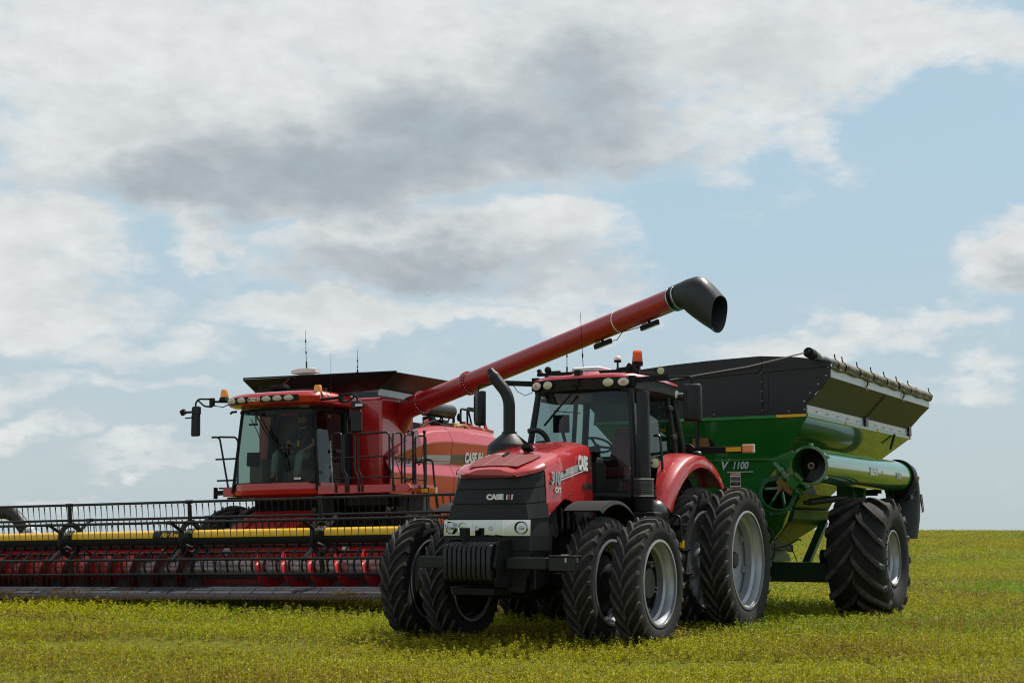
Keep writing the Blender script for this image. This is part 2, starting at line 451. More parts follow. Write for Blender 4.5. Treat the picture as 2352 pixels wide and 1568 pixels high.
def rim_mesh(rf, w, disc_y, disc_r, hole_r, cone=.0, nbolt=10, ang=0, dm=0):
    """rf flange radius; barrel along y with stepped rings; disc at y=disc_y"""
    mb = MB(); h = w / 2; T = rotm('X', R(-90))
    prof = [(rf - .004, h + .012), (rf + .012, h + .010), (rf + .014, h - .012), (rf - .012, h - .02), (rf - .03, h - .07), (rf - .035, h - .11), (rf - .065, h - .14), (rf - .07, .02),
            (rf - .062, -.02), (rf - .06, -h * .45), (rf - .03, -h + .09), (rf - .02, -h + .02), (rf + .012, -h - .01), (rf - .004, -h - .012)]
    inner = [(r - .014, y) for r, y in prof[::-1]]
    inner[0] = (prof[-1][0] - .008, prof[-1][1]); inner[-1] = (prof[0][0] - .012, prof[0][1])
    mb.lathe(prof + inner, 72, T, 0, close=True)
    d = disc_y
    dp = [(rf - .075, d), (rf - .10, d + cone * .15), (disc_r + .06, d + cone * .8), (disc_r, d + cone), (hole_r, d + cone), (hole_r, d + cone - .018), (disc_r, d + cone - .018), (disc_r + .06, d + cone * .8 - .02), (rf - .1, d + cone * .15 - .02), (rf - .075, d - .02)]
    mb.lathe(dp, 72, T, dm, close=True)
    if dm: mb.lathe([(rf - .077, d - .03), (rf - .08, -h * .45), (rf - .048, -h + .09), (rf - .04, -h - .0), (rf - .046, -h - .0), (rf - .056, -h + .09), (rf - .088, -h * .45), (rf - .085, d - .03)], 60, T, dm, close=True)
    for k in range(nbolt):
        a = 2 * PI * k / nbolt; q = (hole_r + disc_r) / 2
        mb.cyl((q * math.cos(a), d + cone, q * math.sin(a)), (q * math.cos(a), d + cone + .03, q * math.sin(a)), .018, 6, mi=1)
    for k in range(8):
        a = 2 * PI * (k + .5) / 8; q = rf - .085
        mb.box((q * math.cos(a), d + .012, q * math.sin(a)), (.07, .03, .09), rotm('Y', -a), 0)
        for e in (-.025, .025):
            mb.cyl((q * math.cos(a) - e * math.sin(a), d + .02, q * math.sin(a) + e * math.cos(a)), (q * math.cos(a) - e * math.sin(a), d + .045, q * math.sin(a) + e * math.cos(a)), .012, 6, mi=1)
    return mb

# ------------------------------------------------------------------ tractor
TR = frame(.4969, 0, 1.6769, 20.2573, 'tractor')
tag(TR, 'red and black farm tractor on dual wheels, in front of the green cart', 'tractor')
WB, RF, RR = 3.055, .775, .989
def wheel(name, parent, loc, tyre, rim, flip=False, hub=None, spin=0.0):
    o = empty(name, loc, parent)
    o.rotation_euler = (0, spin, PI if flip else 0)
    for n, me in (('tyre', tyre[1 if flip else 0]), ('rim', rim)) + ((('hub', hub),) if hub else ()):
        c = bpy.data.objects.new(n, me); COL.objects.link(c); c.parent = o
    return o
def mesh_of(mb, name, mats, smooth=35):
    o = mb.build(name, mats, None, smooth); me = o.data; bpy.data.objects.remove(o); return me
ft = [mesh_of(tyre_mesh(RF, .345, .485, 25, .043, .056, .36, d, 90), 'front_tyre', ['rubber', 'lug']) for d in (1, -1)]
rt = [mesh_of(tyre_mesh(RR, .385, .635, 29, .050, .062, .32, d, 110), 'rear_tyre', ['rubber', 'lug']) for d in (1, -1)]
frim_out = mesh_of(rim_mesh(.495, .30, -.11, .36, .30, .0, dm=2), 'front_outer_rim', ['silver', 'bolt', 'blackm'])
frim_in = mesh_of(rim_mesh(.495, .30, .0, .33, .15, -.05, dm=2), 'front_inner_rim', ['silver', 'bolt', 'blackm'])
rrim_out = mesh_of(rim_mesh(.650, .33, -.10, .28, .10, -.06, 12), 'rear_outer_rim', ['silver', 'bolt'])
rrim_in = mesh_of(rim_mesh(.650, .33, .0, .30, .12, -.07, 12), 'rear_inner_rim', ['silver', 'bolt'])
# dual hub: black cone, drum and planetary carrier, turned about y
def hub_mesh(prof, holes=(), n=40):
    mb = MB(); T = rotm('X', R(-90)); mb.lathe(prof, n, T, 0); return mb
fhub = mesh_of(hub_mesh([(0, .33), (.20, .33), (.22, .31), (.22, .10), (.30, .06), (.38, -.02), (.40, -.10), (.20, -.14), (.16, -.34), (0, -.34)]), 'front_hub', ['blackm'])
fhub2 = mesh_of(hub_mesh([(0, .02), (.17, .02), (.18, -.02), (.19, -.34), (0, -.34)]), 'front_outer_hub', ['blackg'])
rhub = mesh_of(hub_mesh([(0, .36), (.14, .36), (.15, .10), (.24, .05), (.26, -.03), (.2, -.08), (.12, -.3), (0, -.3)]), 'rear_hub', ['silver'])
rhub2 = mesh_of(hub_mesh([(0, .0), (.10, .0), (.115, -.02), (.12, -.36), (0, -.36)]), 'rear_outer_hub', ['darksteel'])
YFo, YFi, YRo, YRi = 1.555, .955, 1.555, .945
for sd in (1, -1):
    f = sd < 0
    wheel('front_wheel', TR, (WB, sd * YFi, RF - .03), ft, frim_in, f, fhub, .1)
    wheel('front_wheel', TR, (WB, sd * YFo, RF - .03), ft, frim_out, f, fhub2, .17)
    wheel('rear_wheel', TR, (0, sd * YRi, RR - .03), rt, rrim_in, f, rhub, .05)
    wheel('rear_wheel', TR, (0, sd * YRo, RR - .03), rt, rrim_out, f, rhub2, .13)

# chassis, axles, engine
c = MB()
c.prism([(-.55, .75), (-.35, 1.45), (1.0, 1.5), (1.3, 1.2), (3.6, 1.2), (3.95, 1.05), (3.95, .72), (3.4, .55), (1.4, .55), (.6, .5), (-.3, .6)], 'y', -.27, .27)
c.box((2.5, 0, 1.45), (2.2, .62, .7)); c.box((2.1, .36, 1.1), (.9, .16, .5)); c.box((2.1, -.36, 1.1), (.9, .16, .5))
c.build('chassis', 'blackm', TR, bevel=.02)
ax = MB(); ax.cyl((WB, -.8, RF - .03), (WB, .8, RF - .03), .11, 16); ax.cyl((WB, -.3, RF - .03), (WB, .3, RF - .03), .19, 20); ax.box((WB, 0, RF), (.35, 1.2, .14))
for sd in (1, -1): ax.cyl((WB - .2, sd * .2, .7), (WB - .2, sd * .72, .72), .035, 10)
ax.build('front_axle', 'blackm', TR)
ax = MB(); ax.cyl((0, -1.0, RR - .03), (0, 1.0, RR - .03), .15, 20); ax.box((0, 0, RR), (.6, .75, .6)); ax.build('rear_axle', 'blackm', TR, bevel=.03)
# engine clutter seen in the wheel arch
e = MB()
for i in range(7):
    a = random.random(); x = 2.3 + .16 * i
    e.tube(fillet([(x, .42, 1.15 + .3 * a), (x + .08, .5, 1.35), (x + .02, .46, 1.55 + .2 * a)], .08), .018 + .012 * a, 7)
e.cyl((2.75, .3, 1.5), (2.75, .52, 1.5), .10, 16); e.cyl((3.35, .36, 1.35), (3.35, .5, 1.35), .08, 14); e.box((2.45, .42, 1.62), (.3, .14, .2)); e.cyl((2.6, .42, 1.3), (2.6, .42, 1.62), .05, 10)
e.build('engine', 'darksteel', TR)
t = MB(); t.loft([[(x, sd * (.42 + dx), z) for x, z in ((.55, .62), (1.75, .62), (1.9, .8), (1.9, 1.2), (.6, 1.3))] for dx, sd in ((0, 1), (.36, 1))], True); t.build('fuel_tank', 'black', TR, bevel=.05, seg=3)
t = MB(); t.loft([[(x, -(.42 + dx), z) for x, z in ((.55, .62), (1.75, .62), (1.9, .8), (1.9, 1.2), (.6, 1.3))] for dx in (0, .36)], True); t.build('fuel_tank', 'black', TR, bevel=.05, seg=3)

# ---- hood: cross-sections along x, half profile mirrored
def hood_sec(x, top, crown, wt, wb, zb, sh=.07):
    """closed outline, y to the left: bottom right -> over the top -> bottom left"""
    half = [(wb, zb), (wb * .995 + wt * .005, zb + (top - zb) * .45), (wt + .02, top - sh * 2.0), (wt, top - sh), (wt - .03, top - sh * .42), (wt - .09, top - .008), (wt * .45, top + crown * .75), (0, top + crown)]
    pts = [(x, -y, z) for y, z in half] + [(x, y, z) for y, z in half[-2::-1]]
    return pts
xs_ = [2.18, 2.6, 3.0, 3.35, 3.65, 3.85, 3.98]
def hood_top(x):
    return 2.45 + (2.04 - 2.45) * max(0, (x - 2.18) / (4.08 - 2.18)) ** 1.7
def hood_wt(x):
    return .40 + .15 * max(0, min(1, (x - 2.18) / 1.2)) if x < 3.4 else .55 - .02 * (x - 3.4)
def hood_bot(x):
    if x < 2.45: return 1.53
    if x < 3.25: return 1.53 + .20 * math.sin((x - 2.45) / .8 * PI / 2)
    return 1.73 - .30 * ((x - 3.25) / .6) ** 1.2
hood = MB()
secs = []
for i in range(25):
    x = 2.18 + (3.74 - 2.18) * i / 24
    secs.append(hood_sec(x, hood_top(x), .035, hood_wt(x), hood_wt(x) + .035, hood_bot(x)))
# front lip narrows to the flat nose edge
def hood_edge(x, wt, top, lip): return hood_sec(x, top, .03, wt, wt + .02, top - lip, .035)
hood.loft(secs, True)
hood.loft([hood_edge(3.74, .56, hood_top(3.74), .085), hood_edge(3.86, .545, hood_top(3.86), .08), hood_edge(3.96, .50, hood_top(3.96), .075), hood_edge(4.04, .42, hood_top(4.04), .065), hood_edge(4.10, .345, hood_top(4.08) - .006, .05)], True)
hood.build('hood', 'red', TR, smooth=28)
def on_hood(x, y, up=.006):
    t = hood_top(x); w = hood_wt(x)
    k = min(1, abs(y) / (w * .9)); return (x, y, t + .035 * (1 - k * k) + up)
v = MB(); v.grid(lambda a, b: on_hood(3.50 + .50 * a, (-1 + 2 * b) * (.40 - .10 * max(0, a - .45) * 1.2), .005), 10, 12)
v.build('intake_screen', 'dred', TR, smooth=60)
v = MB()
for y in (-.13, .14): v.grid(lambda a, b: on_hood(3.51 + .48 * a, y + .003 * b, .008), 6, 1)
v.build('screen_seam', 'offwhite', TR)
v = MB()
for i in range(6):
    x = 2.82 + .085 * i
    for y0, y1 in ((-.36, -.03), (.05, .38)):
        v.grid(lambda a, b: on_hood(x + .030 * a, y0 + (y1 - y0) * b, .006 + .008 * a), 2, 8)
v.build('hood_louvre', 'dred', TR)
v = MB(); v.box((3.42, .16, hood_top(3.42) + .085), (.10, .13, .05), rotm('Y', -.5)); v.box((3.40, .16, hood_top(3.4) + .045), (.03, .03, .08))
v.build('hood_camera', 'blackm', TR, bevel=.006)
v = MB(); v.box((3.56, -.06, hood_top(3.56) + .05), (.15, .035, .035), rotm('Y', .45)); v.build('hood_latch', 'blackm', TR, bevel=.006)
# side decals on the left flank of the hood
def flank(x, z, o=.006):
    w = hood_wt(x); t = hood_top(x); zb = hood_bot(x); k = (z - zb) / max(.01, (t - zb))
    y = w + .035 if k < .45 else w + .035 - .015 * (k - .45) / .4
    return Vector((x, y + o + (.004 if k > .4 else 0), z))
st = MB()
def strip(x0, x1, zf0, zf1, mi, n=12, o=.006):
    st.grid(lambda a, b: flank(x0 + (x1 - x0) * a, (zf0(x0 + (x1 - x0) * a)) * (1 - b) + zf1(x0 + (x1 - x0) * a) * b, o), n, 2, mi)
lo = lambda x: 1.985 + (3.55 - x) * .165
strip(2.75, 3.56, lambda x: lo(x) - .045, lambda x: lo(x) + .045 * min(1, (3.60 - x) * 2.2), 0)
strip(2.22, 2.75, lambda x: lo(x) - .05, lambda x: lo(x) + .05 + .02 * (2.75 - x), 1)
strip(2.22, 3.56, lambda x: lo(x) - .068, lambda x: lo(x) - .056, 2)
st.build('side_stripe', ['printgrey', 'printdark', 'offwhite'], TR, smooth=0, fix=False)
def flank_text(body, x, z, size, matn, **k):
    p = flank(x, z, .010); d = (flank(x - .2, z, .010) - flank(x + .2, z, .010)).normalized()
    m = MB(); m.text(body, size, face_T(p, d, (0, 0, 1)), **k); return m.build('lettering', matn, TR, smooth=0)
flank_text('CASE', 2.565, 2.175, .235, 'offwhite', bold=.012, sx=.66)
for x_, m_n in ((2.365, 'printdark'), (2.325, 'red_matt'), (2.285, 'printdark')):
    m_ = MB(); m_.add(*MB._bx(.026, .20, .008), 0, face_T(flank(x_, 2.19, .010), flank(x_ - .2, 2.19) - flank(x_ + .2, 2.19), (0, 0, 1))); m_.build('emblem_bar', m_n, TR, smooth=0)
flank_text('310', 3.52, 1.955, .20, 'printgrey', bold=.008, shear=.12, sx=.80)
flank_text('CVT', 3.47, 1.825, .085, 'offwhite', bold=.003, shear=.15)
flank_text('MAGNUM', 2.40, 1.90, .085, 'printdark', bold=.002, sx=.95)
flank_text('AFS', 3.27, 2.05, .05, 'printdark', shear=.2)
pn = MB(); pn.box((2.31, .437, 1.68), (.22, .03, .30)); pn.build('side_panel', 'red', TR, bevel=.012)

# ---- black grille nose: stacked louvres that widen downwards
g = MB()
def nose(z):
    k = (1.955 - z) / (1.955 - .62)
    wf = .335 + .155 * min(1, k * 2.4); ws = .565 + .05 * min(1, k * 2.0); xf = 4.07 + .10 * math.sin(min(1, k * 1.6) * PI / 2) - .05 * max(0, k - .6)
    if k > .66: wf -= (k - .66) * .25; ws -= (k - .66) * .55
    return wf, ws, xf
def nose_ring(z, s=0.0):
    wf, ws, xf = nose(z); wf -= s; ws -= s; xf -= s
    ch = [(xf - .03, wf + .075), (xf - .13, ws - .06), (xf - .22, ws - .02), (xf - .31, ws - .012)]
    pts = [(3.70, -ws + .01, z), ] + [(x, -y, z) for x, y in ch[::-1]] + [(xf + .012, -wf * .5, z), (xf + .016, 0, z), (xf + .012, wf * .5, z)] + [(x, y, z) for x, y in ch] + [(3.70, ws - .01, z)]
    rs_ = .17 * max(0, min(1, (z - 1.30) / .69)); pts = [(x, y, q + rs_ * max(0, 4.08 - x)) for x, y, q in pts]
    return pts
bands = [1.99, 1.825, 1.655, 1.478]
for a, b in zip(bands[:-1], bands[1:]):
    g.loft([nose_ring(a - .004), nose_ring(b + .010)], True); g.loft([nose_ring(b + .010, .014), nose_ring(b - .004, .014)], True)
for a, b in zip([1.29, 1.12, .95, .80], [1.12, .95, .80, .66]):
    g.loft([nose_ring(a - .003), nose_ring(b + .008)], True); g.loft([nose_ring(b + .008, .012), nose_ring(b - .003, .012)], True)
g.loft([nose_ring(1.478, .012), nose_ring(1.29, .012)], True)
gmsh = g.build('grille', mat('grille_mesh_black', (.009, .0098, .011), .5, bump=.5, bscale=260, var=.2, spec=.35), TR, smooth=30)
lt_ = MB(); lt_.text('CASE', .082, face_T((4.172, .13, 1.735), (0, 1, 0), (-.06, 0, 1)), bold=.005, sx=1.15); lt_.build('lettering', 'offwhite', gmsh, smooth=0)
for y_, m_n in ((.285, 'offwhite'), (.318, 'red'), (.351, 'offwhite')):
    m_ = MB(); m_.prism([(y_ - .010, 1.705), (y_ + .004, 1.705), (y_ + .014, 1.765), (y_, 1.765)], 'x', 4.160, 4.172); m_.build('emblem_bar', m_n, gmsh, smooth=0)
# light band
hb = MB()
def nose_pt(t, z, o):
    r = nose_ring(z); q = r[1:-1]
    f = t * (len(q) - 1); i = min(int(f), len(q) - 2); p = Vector(q[i]).lerp(Vector(q[i + 1]), f - i)
    d = Vector((p.x - 3.6, p.y * .8, 0)).normalized(); return p + d * o
def band_pt(a, b):
    p = nose_pt(.28 + .44 * a, 1.36, .012); return (p.x, p.y, 1.475 - .18 * b)
hb.grid(band_pt, 40, 1)
lb_ = hb.build('headlight_band', mat('bright_reflector', (.60, .62, .63), .06, metal=1), TR, smooth=50, solid=.006)
for y in (-.29, -.10, .085):
    q = MB(); q.lathe([(0, -.03), (.035, -.03), (.058, .012), (.066, .014), (.066, -.02)], 20, Matrix.Translation((4.175, y, 1.385)) @ basis((1, 0, 0)))
    q.lathe([(0, .012), (.02, .02), (.045, .006), (.05, -.01)], 16, Matrix.Translation((4.178, y, 1.385)) @ basis((1, 0, 0)), 1); q.build('spotlight', ['chrome', 'lens'], TR)
for sd in (1, -1):
    q = MB(); q.grid(lambda a, b: nose_pt((.60 + .12 * a) if sd > 0 else (.28 + .12 * a), 1.47 - .17 * b, .014 + .012 * math.sin(PI * a)), 8, 4)
    ho_ = q.build('headlight', 'clear', TR, smooth=60)
    q = MB(); q.lathe([(.075, .012), (.055, -.03), (0, -.045)], 20, Matrix.Translation((4.175, sd * .47, 1.385)) @ basis((1, .25 * sd, 0))); q.lathe([(.020, .03), (.018, -.03)], 12, Matrix.Translation((4.175, sd * .47, 1.385)) @ basis((1, .25 * sd, 0))); q.build('lamp_reflector', 'chrome', ho_)
    q = MB(); q.ball((4.185, sd * .47, 1.385), .022, 10); q.build('bulb', 'lens', ho_)
# ---- front weights and carrier
wm = MB()
wprof = [(4.30, 1.14), (4.335, 1.215), (4.43, 1.225), (4.565, 1.19), (4.60, 1.14), (4.60, .86), (4.57, .80), (4.44, .76), (4.33, .80)]
for k in range(10):
    y = -.285 + .0625 * k
    q = MB(); q.prism(wprof, 'y', y - .026, y + .026); q.build('front_weight', 'darksteel', TR, bevel=.012)
q = MB()
for y, z in ((-.33, .06), (.335, .06)):
    q.prism([(4.15, 1.25), (4.42, 1.25), (4.50, 1.20), (4.58, .95), (4.50, .90), (4.50, .84), (4.56, .80), (4.52, .72), (4.15, .72)], 'y', y - .012, y + .012)
q.box((4.12, 0, .95), (.35, .5, .42)); q.box((4.20, 0, .67), (.5, .55, .08)); q.build('weight_carrier', 'blackm', TR, bevel=.008)
for y_, w_ in ((.64, .50), (-.56, .42)):
    q = MB(); q.box((4.33, y_, .99), (.10, w_, .13)); q.build('front_bar', 'black', TR, bevel=.01)
q = MB(); q.box((4.27, 1.08, .985), (.20, .31, .15)); q.box((4.27, 1.08, 1.07), (.215, .33, .02)); q.build('toolbox', 'blackg', TR, bevel=.008)
for c_, d_2 in (((4.375, 1.14, 1.03), (.012, .02, .05)), ((4.30, 1.245, 1.03), (.02, .012, .05)), ((4.27, 1.08, 1.085), (.03, .09, .012))):
    q = MB(); q.box(c_, d_2); q.build('toolbox_latch', 'bolt', TR)
q = MB(); q.box((4.36, -.16, 1.33), (.09, .09, .11)); q.box((4.37, -.13, 1.235), (.05, .05, .12)); q.box((4.36, -.19, 1.21), (.05, .04, .04)); q.tube([(4.36, -.1, 1.27), (4.3, .1, 1.30), (4.28, .24, 1.285)], .008, 6); q.build('front_camera', 'blackm', TR, bevel=.006)

# ---- front fenders over the inner wheels and the panels behind the grille
def fender_sweep(mb, cx, cz, r, a0, a1, y0, y1, lip=.05, n=16, sag=.0):
    mb.grid(lambda a, b: (cx + (r + sag * abs(b - .5)) * math.cos(a0 + (a1 - a0) * a), y0 + (y1 - y0) * b, cz + (r + sag * abs(b - .5)) * math.sin(a0 + (a1 - a0) * a)), n, 6)
    mb.grid(lambda a, b: (cx + (r - lip * b) * math.cos(a0 + (a1 - a0) * a), y1 + .02 * b, cz + (r - lip * b) * math.sin(a0 + (a1 - a0) * a)), n, 1)
for sd in (1, -1):
    q = MB(); fender_sweep(q, WB - .05, .80, .90, R(60), R(142), sd * .66, sd * 1.13, .04)
    q.build('front_fender', 'blackm', TR, smooth=50, solid=.02)
    q = MB(); q.grid(lambda a, b: (3.98 - .02 * b - .95 * (1 - math.cos(a * PI / 2)) * (.55 + .45 * b), sd * (.50 + .05 * b), .70 + 1.08 * math.sin(a * PI / 2)), 14, 3)
    q.prism([(3.98, .68), (3.98, 1.0), (3.9, 1.35), (3.7, 1.62), (3.45, 1.74), (3.35, 1.70), (3.5, 1.3), (3.6, .75)], 'y', sd * .47, sd * .53); q.build('inner_panel', 'black', TR, smooth=40, solid=.012)
# ---- cab
cb = MB()
A0, A1 = (1.60, .76, 1.78), (1.50, .68, 3.20)          # front pillar, foot and head (left)
B0, B1 = (.22, .80, 2.30), (.30, .70, 3.20)
C0_, C1 = (-.12, .78, 2.36), (.02, .66, 3.20)
def mir(p): return (p[0], -p[1], p[2])
for fm in (lambda p: p, mir):
    cb.tube([fm(A0), fm((1.62, .765, 2.4)), fm(A1)], .045, 8); cb.tube([fm(B0), fm(B1)], .035, 8); cb.tube([fm(C0_), fm(C1)], .05, 8)
    cb.tube(fillet([fm((1.58, .77, 1.76)), fm((.62, .80, 1.62)), fm((.34, .80, 1.95)), fm(B0)], .2), .035, 8)
    cb.tube([fm(B0), fm(C0_)], .03, 8); cb.tube([fm(A1), fm(B1), fm(C1)], .04, 8)
cb.tube([A1, mir(A1)], .05, 8); cb.tube([C1, mir(C1)], .05, 8); cb.tube([C0_, mir(C0_)], .05, 8)
cb.tube([(1.64, .75, 1.78), (1.66, 0, 1.80), (1.64, -.75, 1.78)], .05, 8)
cb.prism([(1.62, 1.55), (1.62, 1.80), (.6, 1.66), (.3, 2.0), (.2, 2.34), (-.14, 2.38), (-.2, 1.5)], 'y', -.62, .62)
cabo = cb.build('cab_frame', 'black', TR, smooth=50)
gl = MB()
gl.grid(lambda a, b: (1.60 + .05 * math.sin(PI * a) - .10 * (b ** 1.5) + .02, (-.73 + 1.46 * a) * (1 - .09 * b), 1.80 + 1.38 * b), 10, 6); ws_ = gl.build('windscreen', 'glass', TR, smooth=80, fix=False)
for sd in (1, -1):
    q = MB(); q.grid(lambda a, b: ((1.57 - 1.30 * a - .08 * b * (1 - a) + .06 * b * a, sd * (.775 - .085 * b), 1.72 + (.42 * max(0, a - .55) * 1.3) + (1.45 - (.42 * max(0, a - .55) * 1.3)) * b)), 8, 4); q.build('door_glass', 'glass', TR, smooth=80, fix=False)
    q = MB(); q.grid(lambda a, b: (.22 - .34 * a + .08 * b + .06 * a * b, sd * (.79 - .10 * b), 2.36 + .82 * b), 2, 3); q.build('quarter_glass', 'glassd', TR, smooth=80, fix=False)
q = MB(); q.grid(lambda a, b: (-.13 + .14 * b, -.74 + 1.48 * a, 2.40 + .78 * b), 2, 2); q.build('rear_glass', 'glass', TR, fix=False)
# roof: black visor band with red cap
def roof_ring(z, s, fr):
    return [(1.48 + fr - s, -.74 + s, z), (1.60 + fr - s, -.50, z), (1.66 + fr - s, 0, z), (1.60 + fr - s, .50, z), (1.48 + fr - s, .74 - s, z), (.70, .80 - s, z), (.02 + s, .74 - s, z), (-.08 + s, 0, z), (.02 + s, -.74 + s, z), (.70, -.80 + s, z)]
q = MB(); q.loft([roof_ring(3.15, .06, -.06), roof_ring(3.20, 0, 0), roof_ring(3.34, 0, .03), roof_ring(3.36, .02, .02)], True); q.build('roof_band', 'black', TR, smooth=40, bevel=.01)
q = MB(); q.loft([roof_ring(3.35, -.012, .035), roof_ring(3.385, .0, .03), roof_ring(3.42, .08, 0), roof_ring(3.435, .2, -.05)], True); q.box((1.25, .02, 3.44), (.55, .42, .05), taper=.75); q.build('roof', 'red', TR, smooth=60)
for y, mm in ((-.66, 'l'), (-.47, 'e'), (.42, 'e'), (.62, 'l')):
    x = 1.685 - .22 * abs(y) ** 2 * .9
    q = MB(); T = Matrix.Translation((x - .02, y, 3.285)) @ basis((1, .35 * y, .04)) @ Matrix.Diagonal((1.3, .95, 1, 1))
    q.lathe([(.0, -.05), (.058, -.05), (.066, .02), (.06, .024)], 24, T, 0); q.lathe([(.06, .018), (.035, .038), (0, .044)], 24, T, 1)
    q.lathe([(.0, .046), (.022, .043), (.024, .03)], 10, T, 2); q.build('roof_lamp', ['black', 'lens' if mm == 'l' else 'ledlens', 'amber' if mm == 'l' else 'ledlens'], TR)
for (x, y, z, dx, dy) in ((.08, .74, 3.24, .3, .9), (-.0, .80, 3.21, -.7, .7)):
    q = MB(); T = Matrix.Translation((x, y, z)) @ basis((dx, dy, -.1)); q.lathe([(0, -.08), (.045, -.07), (.062, .02), (.055, .025)], 20, T); q.lathe([(.055, .02), (0, .035)], 20, T, 1); q.build('work_lamp', ['blackg', 'lens'], TR)
# roof furniture
q = MB(); q.bar((1.42, -.74, 3.46), (1.34, .70, 3.46), .05, .04); q.bar((1.40, -.40, 3.49), (1.40, -.62, 3.49), .03, .03); q.box((1.42, -.70, 3.49), (.06, .05, .09), rotm('X', .5)); q.ball((1.42, -.58, 3.52), .05, 10)
q.box((1.36, .60, 3.5), (.06, .07, .10), rotm('X', -.6)); q.bar((1.36, .42, 3.485), (1.36, .66, 3.5), .04, .03)
for y in (-.6, -.2, .2, .6): q.box((1.40 - .03 * y, y, 3.43), (.05, .04, .07))
q.build('roof_rail', 'blackm', TR, bevel=.004)
q = MB(); q.loft([[(1.05 + .30 * cx, .0 + .22 * cy - .06, z) for cx, cy in ((-1 + s, -.8), (-.8, -1 + s), (.8, -1 + s), (1 - s, -.8), (1 - s, .8), (.8, 1 - s), (-.8, 1 - s), (-1 + s, .8))] for z, s in ((3.47, .06), (3.50, 0), (3.53, .0), (3.55, .18))], True); q.build('satellite_receiver', 'white', TR, smooth=40)
q = MB(); q.cyl((.75, .16, 3.42), (.75, .16, 3.66), .014, 10); q.cyl((.75, .16, 3.655), (.75, .16, 3.685), .048, 18, .052); q.box((.75, .16, 3.44), (.12, .12, .03)); am = q.build('antenna_mast', 'blackm', TR)
q = MB(); q.lathe([(.052, 0), (.05, .025), (.036, .048), (.015, .058), (0, .06)], 20, Matrix.Translation((.75, .16, 3.685))); q.build('antenna_dome', mat('pink_white_dome', (.8, .62, .56), .35), TR)
q = MB(); q.box((.55, -.06, 3.465), (.3, .34, .10)); q.build('roof_box', 'blackm', TR, bevel=.01)
def whip(parent, p, h, lean=(0, 0), r=.006, knots=(.35, .6)):
    q = MB(); p = Vector(p); tip = p + Vector((lean[0], lean[1], h)); q.cyl(p, p.lerp(tip, .22), r * 1.7, 8); q.cyl(p.lerp(tip, .2), tip, r * .8, 6, r * .45)
    for k in knots: q.cyl(p.lerp(tip, k), p.lerp(tip, k + .06), r * 1.6, 8)
    return q.build('whip_antenna', 'blackm', parent)
whip(TR, (1.38, -.31, 3.45), .47, (.0, .0), .007, (.5,)); whip(TR, (.62, -.42, 3.42), .98, (.06, -.02), .007)
q = MB(); q.lathe([(0, 0), (.072, 0), (.075, .05), (.06, .055)], 24, Matrix.Translation((1.22, .66, 3.53))); q.cyl((1.22, .66, 3.22), (1.22, .66, 3.54), .018, 8); bc = q.build('beacon', 'blackm', TR)
q = MB(); q.lathe([(.070, .05), (.072, .06), (.060, .185), (.048, .203), (0, .208)], 24, Matrix.Translation((1.22, .66, 3.53))); q.build('beacon_lens', glass_mat('beacon_plastic', (1.0, .52, .03), 1.4), bc, smooth=50)
q = MB(); q.cyl((1.22, .66, 3.58), (1.22, .66, 3.70), .028, 12); q.ball((1.22, .66, 3.70), .03, 12); q.lathe([(.064, .052), (.065, .06), (.052, .18), (.03, .195)], 20, Matrix.Translation((1.22, .66, 3.53))); q.build('beacon_reflector', 'orange', bc)
q = MB(); T = Matrix.Translation((1.05, .92, 3.47)) @ basis((.75, .55, -.15)); q.lathe([(0, -.07), (.04, -.065), (.058, .01), (.05, .015)], 20, T); q.lathe([(.05, .012), (0, .026)], 20, T, 1); q.bar((1.0, .86, 3.47), (1.15, .66, 3.47), .03, .03); q.build('work_lamp', ['blackg', 'ledlens'], TR)
q = MB(); q.box((1.62, -.02, 3.42), (.10, .09, .10)); q.box((1.68, -.03, 3.30), (.07, .10, .10)); q.bar((1.64, -.02, 3.4), (1.68, -.03, 3.2), .03, .02); q.build('roof_camera', 'blackm', TR, bevel=.008)
# mirrors
def mirror(sd, arm, c, w, h, yaw):
    q = MB(); q.bar(arm[0], arm[1], .05, .07); q.tube(fillet([arm[1]] + arm[2:], .06), .013, 8); a = q.build('mirror_arm', 'blackm', TR)
    q = MB(); T = Matrix.Translation(c) @ rotm('Z', yaw)
    def rr(s, x): return [(x, y * s * w / 2, z * (h / 2 - (1 - s) * w / 2)) for y, z in ((-.72, -1), (.72, -1), (.93, -.95), (1, -.86), (1, .86), (.93, .95), (.72, 1), (-.72, 1), (-.93, .95), (-1, .86), (-1, -.86), (-.93, -.95))]
    q.loft([rr(.72, .075), rr(.93, .055), rr(1, .02), rr(1, -.03)], True, T=T)
    for yy in (-.3, .3): q.add(*MB._bx(.012, .02, h * .7), 0, T @ Matrix.Translation((.074, yy * w, 0)))
    q.build('mirror', 'black', a, smooth=40)
    q = MB(); q.loft([[(-.032, y * .9 * w / 2, z * .93 * h / 2) for y, z in ((-.8, -1), (.8, -1), (1, -.85), (1, .85), (.8, 1), (-.8, 1), (-1, .85), (-1, -.85))], [(-.034, y * .9 * w / 2, z * .93 * h / 2) for y, z in ((-.8, -1), (.8, -1), (1, -.85), (1, .85), (.8, 1), (-.8, 1), (-1, .85), (-1, -.85))]], True, T=T); q.build('mirror_glass', 'mirrorg', a)
mirror(1, [(1.50, .72, 3.31), (1.49, 1.22, 3.32), (1.48, 1.53, 3.32), (1.47, 1.53, 3.21)], (1.46, 1.53, 2.98), .235, .49, .10)
mirror(-1, [(1.46, -.72, 3.33), (1.45, -1.22, 3.37), (1.43, -1.66, 3.37), (1.43, -1.67, 3.27)], (1.42, -1.63, 3.04), .21, .48, -.65)
q = MB(); q.box((1.52, .71, 3.30), (.08, .10, .14)); q.build('mirror_bracket', 'blackm', TR, bevel=.008)
